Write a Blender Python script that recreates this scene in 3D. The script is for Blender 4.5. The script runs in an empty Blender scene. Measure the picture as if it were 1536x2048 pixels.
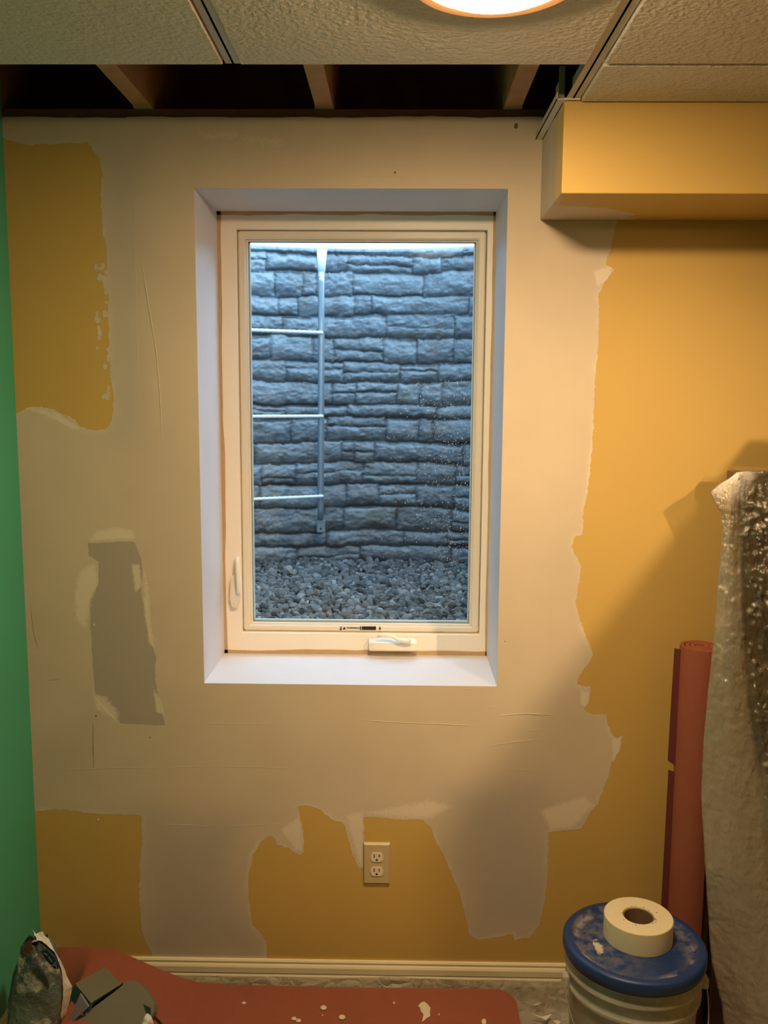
import bpy, bmesh, math, random
import numpy as np
from mathutils import Vector, Matrix, noise as mnoise

random.seed(7)
rng = np.random.default_rng(11)
S = bpy.context.scene
COL = S.collection

# ------------------------------------------------------------------ camera
F, PITCH, YAW, ROLL, CD, CH = 1793.77, .1299, -.0156, .0058, 2.19, 1.61
_cp, _sp, _cy, _sy = math.cos(PITCH), math.sin(PITCH), math.cos(YAW), math.sin(YAW)
_fw = np.array([_sy*_cp, _cy*_cp, -_sp]); _rt = np.array([_cy, -_sy, 0.]); _up = np.cross(_rt, _fw)
CR = math.cos(ROLL)*_rt + math.sin(ROLL)*_up
CU = -math.sin(ROLL)*_rt + math.cos(ROLL)*_up
CP = np.array([0., -CD, CH])
cam = bpy.data.cameras.new('camera'); cam_o = bpy.data.objects.new('camera', cam); COL.objects.link(cam_o)
cam.sensor_fit = 'VERTICAL'; cam.sensor_height = 36; cam.lens = 36*F/2048; cam.clip_start = .02
m = Matrix.Identity(4)
for i in range(3):
    m[i][0], m[i][1], m[i][2], m[i][3] = CR[i], CU[i], -_fw[i], CP[i]
cam_o.matrix_world = m
S.camera = cam_o

def ray(px, py): return _fw + CR*(px-768)/F - CU*(py-1024)/F
def aty(px, py, y=0.):
    d = ray(px, py); return CP + d*(y-CP[1])/d[1]
def atz(px, py, z):
    d = ray(px, py); return CP + d*(z-CP[2])/d[2]

# ------------------------------------------------------------------ light
SKY = (.43, .70, 1.0); SKY_STRENGTH = 6.0
LAMP = (1.0, .70, .40); LAMP_STRENGTH = 250.0
ADDED_POWER = 115.0; ADDED_POS = (1.30, -2.0, 2.13); ADDED_AIM = (.55, 0., 1.15)
S.view_settings.view_transform = 'Standard'; S.view_settings.look = 'None'
S.view_settings.exposure = 0.0; S.view_settings.gamma = 1.0
S.view_settings.use_curve_mapping = False
S.cycles.use_denoising = True
S.cycles.max_bounces = 10; S.cycles.diffuse_bounces = 6; S.cycles.transparent_max_bounces = 24
S.cycles.sample_clamp_indirect = 6.0
w = bpy.data.worlds.new('overcast_sky'); S.world = w; w.use_nodes = True
bg = w.node_tree.nodes['Background']; bg.inputs[0].default_value = (*SKY, 1)
_t = w.node_tree; _g = _t.nodes.new('ShaderNodeTexCoord'); _x = _t.nodes.new('ShaderNodeSeparateXYZ'); _m = _t.nodes.new('ShaderNodeMapRange')
_t.links.new(_g.outputs['Generated'], _x.inputs[0]); _t.links.new(_x.outputs[0], _m.inputs[0])      # the bright side of the cloud cover lies to the right
_m.inputs[1].default_value = -.7; _m.inputs[2].default_value = .8; _m.inputs[3].default_value = SKY_STRENGTH*.45; _m.inputs[4].default_value = SKY_STRENGTH*1.9
_t.links.new(_m.outputs[0], bg.inputs[1])

# ------------------------------------------------------------------ material helpers
class NT:
    def __init__(s, mat): s.t = mat.node_tree; s.n = s.t.nodes; s.l = s.t.links
    def new(s, typ, **kw):
        n = s.n.new(typ)
        for k, v in kw.items(): setattr(n, k, v)
        return n
    def link(s, a, b): s.l.new(a, b)
    def val(s, sock, v):
        if hasattr(v, 'is_output') or isinstance(v, bpy.types.NodeSocket): s.l.new(v, sock)
        else: sock.default_value = v
    def math(s, op, a, b=0., c=None, clamp=False):
        n = s.new('ShaderNodeMath', operation=op, use_clamp=clamp)
        s.val(n.inputs[0], a); s.val(n.inputs[1], b)
        if c is not None: s.val(n.inputs[2], c)
        return n.outputs[0]
    def noise(s, scale, detail=4, rough=.55, vec=None):
        n = s.new('ShaderNodeTexNoise'); n.inputs['Scale'].default_value = scale
        n.inputs['Detail'].default_value = detail; n.inputs['Roughness'].default_value = rough
        s.link(vec if vec is not None else s.pos(), n.inputs['Vector']); return n.outputs['Fac']
    def pos(s):
        if not hasattr(s, '_p'): s._p = s.new('ShaderNodeTexCoord').outputs['Object']
        return s._p
    def attr(s, name, what='Fac'):
        return s.new('ShaderNodeAttribute', attribute_name=name).outputs[what]
    def mix(s, f, a, b):
        n = s.new('ShaderNodeMix', data_type='RGBA')
        s.val(n.inputs[0], f)
        for k, v in ((6, a), (7, b)):
            if isinstance(v, tuple): n.inputs[k].default_value = (*v[:3], 1)
            else: s.link(v, n.inputs[k])
        return n.outputs[2]
    def ramp(s, f, lo, hi):
        n = s.new('ShaderNodeMapRange', clamp=True); s.val(n.inputs[0], f)
        n.inputs[1].default_value = lo; n.inputs[2].default_value = hi; return n.outputs[0]
    def bump(s, h, strength=.5, dist=.002):
        n = s.new('ShaderNodeBump'); n.inputs['Strength'].default_value = strength
        n.inputs['Distance'].default_value = dist; s.link(h, n.inputs['Height']); return n.outputs[0]

def mat(name, col, rough=.6, metal=0., spec=.4, noise=0., nscale=30., bump=0., bscale=200., bdist=.001, emit=None, coat=0.):
    M = bpy.data.materials.new(name); M.use_nodes = True
    k = NT(M); b = k.n['Principled BSDF']
    b.inputs['Base Color'].default_value = (*col, 1); b.inputs['Roughness'].default_value = rough
    b.inputs['Metallic'].default_value = metal; b.inputs['Specular IOR Level'].default_value = spec
    b.inputs['Coat Weight'].default_value = coat
    f = k.noise(nscale, 5)
    lo = tuple(c*(1-noise) for c in col); hi = tuple(min(1, c*(1+noise)) for c in col)
    k.link(k.mix(f, lo, hi), b.inputs['Base Color'])
    if bump: k.link(k.bump(k.noise(bscale, 4), bump, bdist), b.inputs['Normal'])
    if emit:
        b.inputs['Emission Color'].default_value = (*emit[0], 1); b.inputs['Emission Strength'].default_value = emit[1]
    return M

YELLOW = (.59, .395, .115); MUD = (.62, .52, .39); MUDW = (.76, .67, .54); PRIMER = (.42, .365, .30)

# ------------------------------------------------------------------ mesh helpers
class MB:
    def __init__(s): s.v = []; s.f = []; s.mi = []; s.m = 0
    def add(s, vs, fs):
        o = len(s.v); s.v += [tuple(map(float, p)) for p in vs]
        s.f += [tuple(i+o for i in f) for f in fs]; s.mi += [s.m]*len(fs)
    def box(s, a, b, bev=0.):
        x0, y0, z0 = [min(p, q) for p, q in zip(a, b)]; x1, y1, z1 = [max(p, q) for p, q in zip(a, b)]
        if not bev:
            s.add([(x0,y0,z0),(x1,y0,z0),(x1,y1,z0),(x0,y1,z0),(x0,y0,z1),(x1,y0,z1),(x1,y1,z1),(x0,y1,z1)],
                  [(0,3,2,1),(4,5,6,7),(0,1,5,4),(1,2,6,5),(2,3,7,6),(3,0,4,7)]); return
        bm = bmesh.new(); bmesh.ops.create_cube(bm, size=1)
        for v in bm.verts:
            v.co = Vector(((x0+x1)/2+v.co.x*(x1-x0), (y0+y1)/2+v.co.y*(y1-y0), (z0+z1)/2+v.co.z*(z1-z0)))
        bmesh.ops.bevel(bm, geom=bm.edges[:], offset=bev, segments=2, profile=.5, affect='EDGES')
        s.bm(bm)
    def bm(s, bm, mtx=None):
        bm.verts.index_update()
        s.add([(mtx @ v.co if mtx else v.co)[:] for v in bm.verts], [[v.index for v in f.verts] for f in bm.faces]); bm.free()
    def prism(s, pts, d, cap=True):           # pts: 3d polygon, d: extrusion vector
        n = len(pts); P = [np.array(p, float) for p in pts]; d = np.array(d, float)
        fs = [(i, (i+1) % n, n+(i+1) % n, n+i) for i in range(n)]
        if cap: fs += [tuple(range(n))[::-1], tuple(range(n, 2*n))]
        s.add(P+[p+d for p in P], fs)
    def lathe(s, prof, c=(0,0,0), seg=48, mtx=None):
        vs = []; fs = []
        for r, z in prof:
            for k in range(seg):
                a = 2*math.pi*k/seg; p = Vector((r*math.cos(a), r*math.sin(a), z))
                if mtx: p = mtx @ p
                vs.append((p[0]+c[0], p[1]+c[1], p[2]+c[2]))
        for j in range(len(prof)-1):
            for k in range(seg):
                fs.append((j*seg+k, j*seg+(k+1) % seg, (j+1)*seg+(k+1) % seg, (j+1)*seg+k))
        s.add(vs, fs)
    def tube(s, pts, r, seg=8, flat=1., cap=True):
        P = [np.array(p, float) for p in pts]; n = len(P); vs = []; fs = []
        ref = None
        for i in range(n):
            t = P[min(i+1, n-1)]-P[max(i-1, 0)]; t = t/(np.linalg.norm(t)+1e-12)
            if ref is None:
                ref = np.array([0, 0, 1.]) if abs(t[2]) < .9 else np.array([1., 0, 0])
            u = np.cross(t, ref); u /= np.linalg.norm(u); v = np.cross(u, t)
            ri = r[i] if isinstance(r, (list, tuple)) else r
            fl = flat[i] if isinstance(flat, (list, tuple)) else flat
            for k in range(seg):
                a = 2*math.pi*k/seg; vs.append(P[i]+ri*(math.cos(a)*u+math.sin(a)*v*fl))
            ref = v
        for i in range(n-1):
            for k in range(seg): fs.append((i*seg+k, i*seg+(k+1) % seg, (i+1)*seg+(k+1) % seg, (i+1)*seg+k))
        if cap: fs += [tuple(range(seg))[::-1], tuple(range((n-1)*seg, n*seg))]
        s.add(vs, fs)
    def grid(s, P):                            # P: rows x cols x 3
        P = np.asarray(P); r, c = P.shape[:2]
        idx = np.arange(r*c).reshape(r, c)
        q = np.stack([idx[:-1,:-1], idx[:-1,1:], idx[1:,1:], idx[1:,:-1]], -1).reshape(-1, 4)
        s.add(P.reshape(-1, 3).tolist(), q.tolist())
    def build(s, name, mats, parent=None, smooth=False, angle=None, loc=None):
        me = bpy.data.meshes.new(name)
        V = np.array(s.v)
        if parent is not None: O = world_org(parent)
        elif loc is not None: O = np.array(loc, float)
        else: O = np.array([(V[:,0].min()+V[:,0].max())/2, (V[:,1].min()+V[:,1].max())/2, V[:,2].min()])
        me.from_pydata((V-O).tolist(), [], s.f)
        if not isinstance(mats, (list, tuple)): mats = [mats]
        for q in mats: me.materials.append(q)
        if len(mats) > 1: me.polygons.foreach_set('material_index', s.mi)
        if smooth or angle:
            me.polygons.foreach_set('use_smooth', [True]*len(me.polygons))
            if angle: me.set_sharp_from_angle(angle=math.radians(angle))
        me.update()
        o = bpy.data.objects.new(name, me); COL.objects.link(o)
        if parent is not None: o.parent = parent
        else: o.location = O
        return o

def world_org(o):
    p = np.zeros(3)
    while o is not None: p += np.array(o.location); o = o.parent
    return p

def tag(o, label, cat, group=None, kind=None):
    o['label'] = label; o['category'] = cat
    if group: o['group'] = group
    if kind: o['kind'] = kind
    return o
def thing(name, loc, label, cat, group=None, kind=None):
    o = bpy.data.objects.new(name, None); COL.objects.link(o); o.location = loc; o.empty_display_size = .05
    return tag(o, label, cat, group, kind)
def struct(o, label=None, cat=None):
    o['kind'] = 'structure'
    if label: o['label'] = label; o['category'] = cat
    return o

# numpy value noise
def vnoise(x, y, scale, seed=0, octaves=3, rough=.5):
    x = np.asarray(x, float)*scale; y = np.asarray(y, float)*scale
    out = np.zeros(np.broadcast(x, y).shape); amp = 1.; tot = 0.
    for o in range(octaves):
        g = np.random.default_rng(seed*17+o).random((128, 128))
        xi = np.floor(x).astype(int); yi = np.floor(y).astype(int); fx = x-xi; fy = y-yi
        fx = fx*fx*(3-2*fx); fy = fy*fy*(3-2*fy)
        a = g[xi % 128, yi % 128]; b = g[(xi+1) % 128, yi % 128]; c = g[xi % 128, (yi+1) % 128]; d = g[(xi+1) % 128, (yi+1) % 128]
        out = out+amp*((a*(1-fx)+b*fx)*(1-fy)+(c*(1-fx)+d*fx)*fy); tot += amp
        amp *= rough; x = x*2.03; y = y*2.03
    return out/tot

# ------------------------------------------------------------------ room dimensions
XL, XLAMP_BAR = -.935, .3327
ZC = 2.204                      # dropped ceiling
WX0, WX1, WZ0, WZ1, DEP = -.4872, .2527, .8827, 2.0911, .282   # window opening
XS, DS, ZSB = .3296, .2814, 2.0205                              # soffit
ZTOP = 2.252                    # top of the drywall
ZJ = 2.272                      # underside of the joists
XR, YR = 3.6, -6.0

# ------------------------------------------------------------------ back wall: painted drywall with joint compound
def wall_mat():
    M = bpy.data.materials.new('patched_drywall'); M.use_nodes = True
    k = NT(M); b = k.n['Principled BSDF']; b.inputs['Roughness'].default_value = .62; b.inputs['Specular IOR Level'].default_value = .25
    edge = k.math('SUBTRACT', k.noise(55, 5, .65), .5)
    fine = k.math('SUBTRACT', k.noise(260, 3, .6), .5)
    wob = k.math('ADD', k.math('MULTIPLY', edge, .020), k.math('MULTIPLY', fine, .006))
    yel = k.attr('yellow')                  # signed distance, + inside the yellow paint
    ym = k.ramp(k.math('ADD', yel, wob), -.0006, .0006)
    pr = k.attr('bare')
    pm = k.ramp(k.math('ADD', pr, k.math('MULTIPLY', wob, .6)), -.0006, .0012)
    soft = k.attr('thin'); wet = k.attr('fresh')
    big = k.noise(4, 4); mid = k.noise(18, 5)
    mudc = k.mix(k.ramp(big, .3, .7), tuple(c*.94 for c in MUD), tuple(min(1, c*1.05) for c in MUD))
    sm = k.math('MULTIPLY', soft, k.math('ADD', .75, k.math('MULTIPLY', mid, .4)), clamp=True)
    mudc = k.mix(sm, mudc, (.47, .42, .355))
    mudc = k.mix(pm, mudc, PRIMER)
    wm = k.ramp(k.math('ADD', wet, k.math('MULTIPLY', k.math('SUBTRACT', k.noise(110, 5, .7), .5), .9)), .42, .75)
    mudc = k.mix(k.math('MULTIPLY', wm, .8), mudc, MUDW)
    # brighter feathered rim where the compound ends on the yellow paint
    rim = k.math('MULTIPLY', k.ramp(k.math('ADD', yel, k.math('MULTIPLY', wob, .8)), -.014, -.001), k.ramp(mid, .38, .66))
    mudc = k.mix(k.math('MULTIPLY', rim, .55), mudc, MUDW)
    yc = k.mix(big, tuple(c*.96 for c in YELLOW), tuple(c*1.04 for c in YELLOW))
    k.link(k.mix(ym, mudc, yc), b.inputs['Base Color'])
    h = k.math('ADD', k.math('MULTIPLY', k.noise(420, 3), .18), k.math('MULTIPLY', k.noise(24, 5), .8))
    h = k.math('ADD', h, k.math('MULTIPLY', ym, -1.4)); h = k.math('ADD', h, k.math('MULTIPLY', wm, .8)); h = k.math('ADD', h, k.math('MULTIPLY', pm, -.9))
    k.link(k.bump(h, .5, .0008), b.inputs['Normal'])
    return M
M_WALL = wall_mat()
M_RIDGE = mat('compound_ridge', MUD, .6, noise=.05)
M_CRACK = mat('scored_seam', (.16, .12, .08), .8)

def wpoly(pts): return np.array([aty(x, y, 0.)[[0, 2]] for x, y in pts])
def sdf(X, Z, poly):               # + inside
    d = np.full(X.shape, 1e9); ins = np.zeros(X.shape, bool); n = len(poly)
    for i in range(n):
        ax, az = poly[i]; bx, bz = poly[(i+1) % n]
        ex, ez = bx-ax, bz-az; L = ex*ex+ez*ez+1e-12
        t = np.clip(((X-ax)*ex+(Z-az)*ez)/L, 0, 1)
        d = np.minimum(d, (X-ax-t*ex)**2+(Z-az-t*ez)**2)
        c = ((az > Z) != (bz > Z)) & (X < (bx-ax)*(Z-az)/(bz-az+1e-12)+ax)
        ins ^= c
    d = np.sqrt(d); return np.where(ins, d, -d)

Y1 = [(-60,262),(60,290),(175,284),(198,318),(205,350),(201,390),(205,470),(212,500),(213,560),(216,620),(218,700),(222,760),(227,800),(224,840),
      (210,860),(185,862),(160,855),(150,840),(120,826),(95,815),(60,812),(38,825),(-60,835)]
Y2 = [(30,1622),(80,1622),(130,1620),(200,1629),(283,1630),(284,1680),(280,1730),(278,1800),(285,1870),(305,1912),(30,1930)]
Y3 = [(533,1950),(533,1885),(515,1862),(505,1852),(497,1800),(496,1755),(505,1715),(518,1688),(545,1668),(553,1690),(575,1695),(588,1705),(600,1711),
      (608,1700),(606,1660),(600,1635),(594,1613),(615,1612),(640,1620),(665,1640),(688,1647),(697,1680),(705,1710),(718,1737),(727,1735),(727,1633),
      (760,1636),(800,1640),(845,1640),(860,1655),(875,1690),(900,1740),(920,1790),(932,1840),(940,1870),(955,1882),(990,1875),(1025,1868),(1030,1880),
      (1060,1875),(1080,1850),(1090,1800),(1095,1740),(1097,1665),(1140,1660),(1160,1660),(1180,1630),(1195,1610),(1215,1560),(1222,1530),(1240,1500),
      (1246,1470),(1235,1476),(1225,1470),(1215,1450),(1213,1428),(1185,1430),(1168,1420),(1180,1400),(1182,1375),(1155,1370),(1160,1350),(1180,1325),
      (1187,1305),(1175,1280),(1160,1240),(1152,1200),(1160,1160),(1162,1135),(1145,1100),(1148,1075),(1165,1070),(1168,1020),(1175,980),(1184,900),
      (1187,840),(1190,760),(1197,690),(1199,620),(1198,590),(1205,570),(1225,545),(1230,540),(1212,528),(1220,500),(1235,440),(1240,380),(2100,360),(2100,1960)]
BARE = [(175,1087),(268,1083),(280,1110),(285,1140),(282,1180),(290,1230),(298,1280),(312,1310),(310,1360),(330,1452),(240,1448),(190,1395),(185,1330),(180,1240),
        (178,1200),(195,1170),(197,1125),(178,1112)]
def ell(cx, cy, rx, ry): return [(cx+rx*math.cos(a), cy+ry*math.sin(a)) for a in np.linspace(0, 6.283, 10)[:-1]]
random.seed(5)
SPOTS = []
for i in range(26):
    t = random.random()
    SPOTS.append(ell(190+24*random.random()+(14 if t > .55 else 0)*random.random(), 530+270*t, 2+4*random.random()*random.random()+1, 3+7*random.random()))
FRESH = [([(178,1084),(190,1062),(230,1055),(268,1060),(272,1080)], 10), ([(160,1140),(190,1125),(198,1165),(182,1205),(172,1260),(150,1240),(148,1180)], 12),
         ([(286,1130),(297,1170),(302,1250),(312,1300),(298,1290),(288,1230)], 8), ([(305,1372),(322,1400),(330,1432),(312,1425)], 6), ([(186,1385),(215,1395),(238,1425),(238,1448),(190,1420)], 14),
         ([(262,1128),(280,1130),(284,1175),(270,1185)], 6), ([(40,815),(60,812),(120,828),(160,856),(150,862),(90,832)], 8), ([(727,1625),(860,1600),(905,1612),(860,1640),(760,1634)], 16),
         ([(1080,1620),(1170,1590),(1190,1610),(1150,1655),(1100,1662)], 14), ([(1160,1380),(1180,1385),(1176,1415),(1160,1410)], 10), ([(1222,1480),(1245,1465),(1240,1530),(1228,1545)], 8),
         ([(560,1660),(600,1630),(605,1705),(590,1700)], 8), ([(690,1630),(727,1622),(727,1735),(716,1725)], 10), 
         ([(400,266),(470,262),(480,275),(410,278)], 26), ([(480,274),(560,278),(570,290),(500,285)], 24),
         ([(1185,540),(1225,530),(1222,560),(1195,575)], 8), ([(1170,990),(1192,780),(1198,780),(1182,990)], 8)]
THIN = [([(300,1640),(480,1640),(470,1780),(520,1900),(310,1900)], 40, 1.), ([(900,1580),(1085,1560),(1085,1840),(950,1860)], 45, 1.),
        ([(214,300),(285,290),(292,880),(225,880)], 40, .75), ([(60,1480),(180,1440),(190,1560),(80,1580)], 50, .5)]

def build_wall():
    step = .004
    def seg(a, b): return np.linspace(a, b, max(2, int(round((b-a)/step)))+1)
    xe = [XL, WX0, WX1, 1.05]; ze = [0., WZ0, WZ1, ZTOP]
    xs = np.unique(np.concatenate([seg(xe[i], xe[i+1]) for i in range(3)]))
    zs = np.unique(np.concatenate([seg(ze[i], ze[i+1]) for i in range(3)]))
    X, Z = np.meshgrid(xs, zs)
    nz, nx = X.shape
    Yv = np.zeros_like(X)
    # ragged drywall top edge
    Zt = Z.copy(); Zt[-1] += .006*(vnoise(xs, xs*0, 14, 3)-.5)+np.where(xs < -.64, -.002, 0)
    V = np.stack([X, Yv, Zt], -1).reshape(-1, 3)
    idx = np.arange(nz*nx).reshape(nz, nx)
    q = np.stack([idx[:-1,:-1], idx[:-1,1:], idx[1:,1:], idx[1:,:-1]], -1)
    cx = (X[:-1,:-1]+X[1:,1:])/2; cz = (Z[:-1,:-1]+Z[1:,1:])/2
    hole = (cx > WX0) & (cx < WX1) & (cz > WZ0) & (cz < WZ1)
    q = q[~hole]
    px = 1.24e-3
    yel = np.full(X.shape, -1e9)
    for P in (Y1, Y2, Y3): yel = np.maximum(yel, sdf(X, Z, wpoly(P)))
    for P in SPOTS: yel = np.minimum(yel, -sdf(X, Z, wpoly(P)))
    bare = sdf(X, Z, wpoly(BARE))
    fresh = np.zeros(X.shape)
    for P, s in FRESH: fresh = np.maximum(fresh, 1/(1+np.exp(-(sdf(X, Z, wpoly(P))/(s*px*.5)))))
    thin = np.zeros(X.shape)
    for P, s, a in THIN: thin = np.maximum(thin, a/(1+np.exp(-(sdf(X, Z, wpoly(P))/(s*px*.5)))))
    me = bpy.data.meshes.new('wall_back')
    n0 = len(V)
    # ridges and scores in the compound (slender half-sunk beads)
    mb = MB()
    R = [([(268,300),(272,560),(276,850)], .0006, 0), ([(280,500),(297,610),(312,700),(320,790),(324,885)], .0012, 0), ([(296,640),(298,860)], .0006, 0),
         ([(715,1440),(800,1445),(880,1448),(962,1452)], .0012, 0), ([(385,1446),(470,1448),(560,1449)], .0008, 0), ([(990,1432),(1050,1427),(1113,1431)], .0013, 0),
         ([(978,1415),(996,1413)], .0011, 0), ([(1050,1461),(1080,1460)], .0011, 0), ([(968,1493),(1030,1484),(1090,1478)], .0009, 0), ([(1012,1538),(1072,1541)], .0009, 0),
         ([(985,1570),(1010,1600),(1022,1622),(1040,1636)], .0008, 0), ([(320,1648),(370,1650),(430,1653)], .0008, 0), ([(430,1653),(520,1650),(590,1644)], .0006, 0),
         ([(75,1541),(230,1536),(420,1533),(640,1537)], .0006, 0), ([(186,1440),(186,1490),(187,1541)], .0007, 1), ([(60,1200),(66,1260),(76,1300)], .0005, 1),
         ([(1068,1330),(1085,1365)], .0005, 0), ([(900,1380),(960,1376),(1000,1372)], .0005, 0), ([(95,1361),(120,1359)], .0005, 1), ([(175,1088),(90,1089)], .0005, 0),
         ([(345,800),(352,840),(350,895)], .0005, 0), ([(560,350),(700,352),(880,356)], .0005, 0)]
    for P, r, mi in R:
        mb.m = 1+mi
        pts = [aty(x, y, 0.) for x, y in P]; L = []
        for a, b in zip(pts[:-1], pts[1:]):
            for t in np.linspace(0, 1, 7)[:-1]: L.append(a*(1-t)+b*t)
        L.append(pts[-1])
        mb.tube(L, [r*(.25+.75*min(1, i/3, (len(L)-1-i)/3))*(.7+.6*random.random()) for i in range(len(L))], 6)
    for (x, y, r, mi) in [(188,1250,.0028,1),(196,1640,.003,1),(1032,252,.0045,2),(1022,1622,.0016,1),(1168,1463,.0016,1),(1010,1283,.0012,2),(1014,1276,.0012,1),(790,345,.002,2),(300,1475,.0015,2),(192,1432,.002,2)]:
        mb.m = mi; p = aty(x, y, 0.)
        bm = bmesh.new(); bmesh.ops.create_icosphere(bm, subdivisions=2, radius=r, matrix=Matrix.Translation(p) @ Matrix.Diagonal((1, .5, 1.5, 1))); mb.bm(bm)
    fs = q.tolist()+[tuple(i+n0 for i in f) for f in mb.f]
    me.from_pydata(V.tolist()+mb.v, [], fs)
    for a in (M_WALL, M_RIDGE, M_CRACK): me.materials.append(a)
    me.polygons.foreach_set('material_index', [0]*len(q)+mb.mi)
    ne = len(mb.v)
    for nm, A in (('yellow', yel), ('bare', bare), ('fresh', fresh), ('thin', thin)):
        at = me.attributes.new(nm, 'FLOAT', 'POINT')
        at.data.foreach_set('value', np.concatenate([A.reshape(-1), np.zeros(ne)-1]).astype(np.float32))
    me.update()
    o = bpy.data.objects.new('wall_back', me); COL.objects.link(o)
    return struct(o, 'yellow basement wall with beige joint compound patched around the window', 'wall')
wall_back = build_wall()

M_GREEN = mat('green_paint', (.065, .41, .25), .55, noise=.08, nscale=6, bump=.25, bscale=300)
M_YEL = mat('yellow_paint', YELLOW, .55, noise=.04, nscale=6, bump=.25, bscale=300)
M_WHITE = mat('ceiling_white', (.72, .66, .55), .8, noise=.05)
M_CONC = mat('concrete', (.42, .42, .41), .9, noise=.15, bump=.4, bscale=60)
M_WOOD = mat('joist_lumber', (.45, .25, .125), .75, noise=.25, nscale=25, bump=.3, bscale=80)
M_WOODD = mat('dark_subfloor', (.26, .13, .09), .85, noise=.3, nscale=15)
M_CARPET = mat('beige_floor', (.36, .31, .24), .95, noise=.15, nscale=200, bump=.4, bscale=500)

mb = MB(); mb.box((1.05, 0, 0), (XR, .02, ZTOP)); struct(mb.build('wall_back', M_YEL), 'yellow painted stretch of the window wall behind the draped screen', 'wall')
# left wall with a few compound drips along the corner
mb = MB(); mb.box((XL-.02, YR, 0), (XL, 0.0, ZC+.15)); struct(mb.build('wall_left', M_GREEN), 'green painted side wall left of the window wall', 'wall')
mb = MB(); mb.box((XR, YR, 0), (XR+.02, .02, ZC+.33)); struct(mb.build('wall_right', M_YEL))
mb = MB(); mb.box((XL-.02, YR-.02, 0), (XR+.02, YR, ZC+.33)); struct(mb.build('wall_rear', M_YEL))
mb = MB(); mb.box((.96, -1.44, 0), (1.06, -.5, 1.662)); struct(mb.build('wall_shadow_caster', M_YEL))  # unseen low wall, added to cast the diagonal shadow on the window wall
mb = MB(); mb.box((XL-.02, YR-.02, -.03), (XR+.02, .02, 0)); struct(mb.build('floor', M_CARPET), 'basement floor under the plastic sheet', 'floor')

# concrete foundation behind the drywall, with the opening
mb = MB(); e = .013
mb.box((-2.5, .013, -.2), (WX0-e, .40, ZTOP-.003)); mb.box((WX1+e, .0135, -.2), (XR+.1, .40, ZTOP-.003))
mb.box((WX0-e, .013, -.2), (WX1+e, .40, WZ0-e)); mb.box((WX0-e, .013, WZ1+e), (WX1+e, .40, ZTOP-.003))
struct(mb.build('wall_foundation', M_CONC))
# sill plate, rim joist, subfloor above the cavity
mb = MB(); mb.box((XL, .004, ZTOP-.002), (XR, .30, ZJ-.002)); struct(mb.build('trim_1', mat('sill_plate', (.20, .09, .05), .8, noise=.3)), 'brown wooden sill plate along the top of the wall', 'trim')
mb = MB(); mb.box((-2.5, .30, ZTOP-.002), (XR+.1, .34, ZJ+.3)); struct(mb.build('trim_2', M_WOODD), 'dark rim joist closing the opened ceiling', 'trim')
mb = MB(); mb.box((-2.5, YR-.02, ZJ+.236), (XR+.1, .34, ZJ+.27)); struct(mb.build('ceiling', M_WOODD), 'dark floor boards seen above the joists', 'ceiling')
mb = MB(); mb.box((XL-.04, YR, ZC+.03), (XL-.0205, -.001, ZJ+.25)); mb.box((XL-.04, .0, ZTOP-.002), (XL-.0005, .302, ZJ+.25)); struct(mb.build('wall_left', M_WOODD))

# joists
jx = [aty(x, 222, .02)[0] for x in (292, 650, 1023)]
jx = [jx[0]-.434*1.0] + jx + [jx[2]+.44]
jl = [None, 'ceiling joist furthest left of the three in the opened ceiling', 'wooden ceiling joist in the middle of the opened ceiling, above the window',
      'ceiling joist nearest the yellow soffit, close to the lit lamp', None]
for x, lb in zip(jx, jl):
    if lb is None: continue
    th = thing('ceiling_joist', (x, -.9, ZJ), lb, 'joist', 'exposed ceiling joists')
    mb = MB(); mb.box((x-.021, -2.6, ZJ), (x+.021, .298, ZJ+.234), .002); mb.build('board', M_WOOD, th)
    mb = MB(); mb.box((x-.022, -.012, ZJ-.0015), (x+.022, .018, ZJ+.03)); mb.build('metal_end_strap', mat('strap_metal', (.52, .45, .34), .5, .3), th)

# ------------------------------------------------------------------ dropped ceiling
def tile_mat():
    M = bpy.data.materials.new('textured_tile'); M.use_nodes = True; k = NT(M); b = k.n['Principled BSDF']
    b.inputs['Roughness'].default_value = .75; b.inputs['Specular IOR Level'].default_value = .35
    f = k.noise(26, 4); k.link(k.mix(f, (.62, .57, .46), (.72, .66, .54)), b.inputs['Base Color'])
    v = k.new('ShaderNodeTexVoronoi', feature='SMOOTH_F1'); v.inputs['Scale'].default_value = 105; k.link(k.pos(), v.inputs['Vector'])
    n2 = k.noise(150, 4, .6)
    h = k.math('ADD', k.math('MULTIPLY', v.outputs['Distance'], -.9), k.math('MULTIPLY', n2, .9))
    k.link(k.bump(h, 1.0, .005), b.inputs['Normal'])
    return M
M_TILE = tile_mat()
M_BAR = mat('grid_metal', (.50, .46, .38), .45, noise=.03, spec=.5)
B1, B2, BW, YE = -.3188, .3327, .028, -.4892
ztile = ZC-.007
def tile(x0, x1, y0, y1, lb):
    mb = MB(); mb.box((x0+.002, y0+.002, ztile), (x1-.002, y1-.002, ztile+.016), .002)
    tag(mb.build('ceiling_tile', M_TILE), lb, 'ceiling tile', 'textured ceiling tiles')
tile(XL+.002, B1, -1.10, YE, 'textured ceiling tile at upper left, beside the green wall')
tile(B1+BW, B2, -1.10, YE, 'textured ceiling tile that carries the lit lamp')
tile(B2+BW, .97, -1.10, YE-.004, 'full textured ceiling tile right of the lamp')
tile(B2+BW, .97, YE+.004, -DS-.004, 'narrow cut ceiling tile strip along the yellow soffit')
mb = MB(); mb.box((XL, YR, ZC-.004), (XR, -1.104, ZC+.012)); mb.box((.972, -1.104, ZC-.004), (XR, -.0, ZC+.012)); struct(mb.build('ceiling', M_TILE), 'rest of the textured dropped ceiling', 'ceiling')
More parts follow.
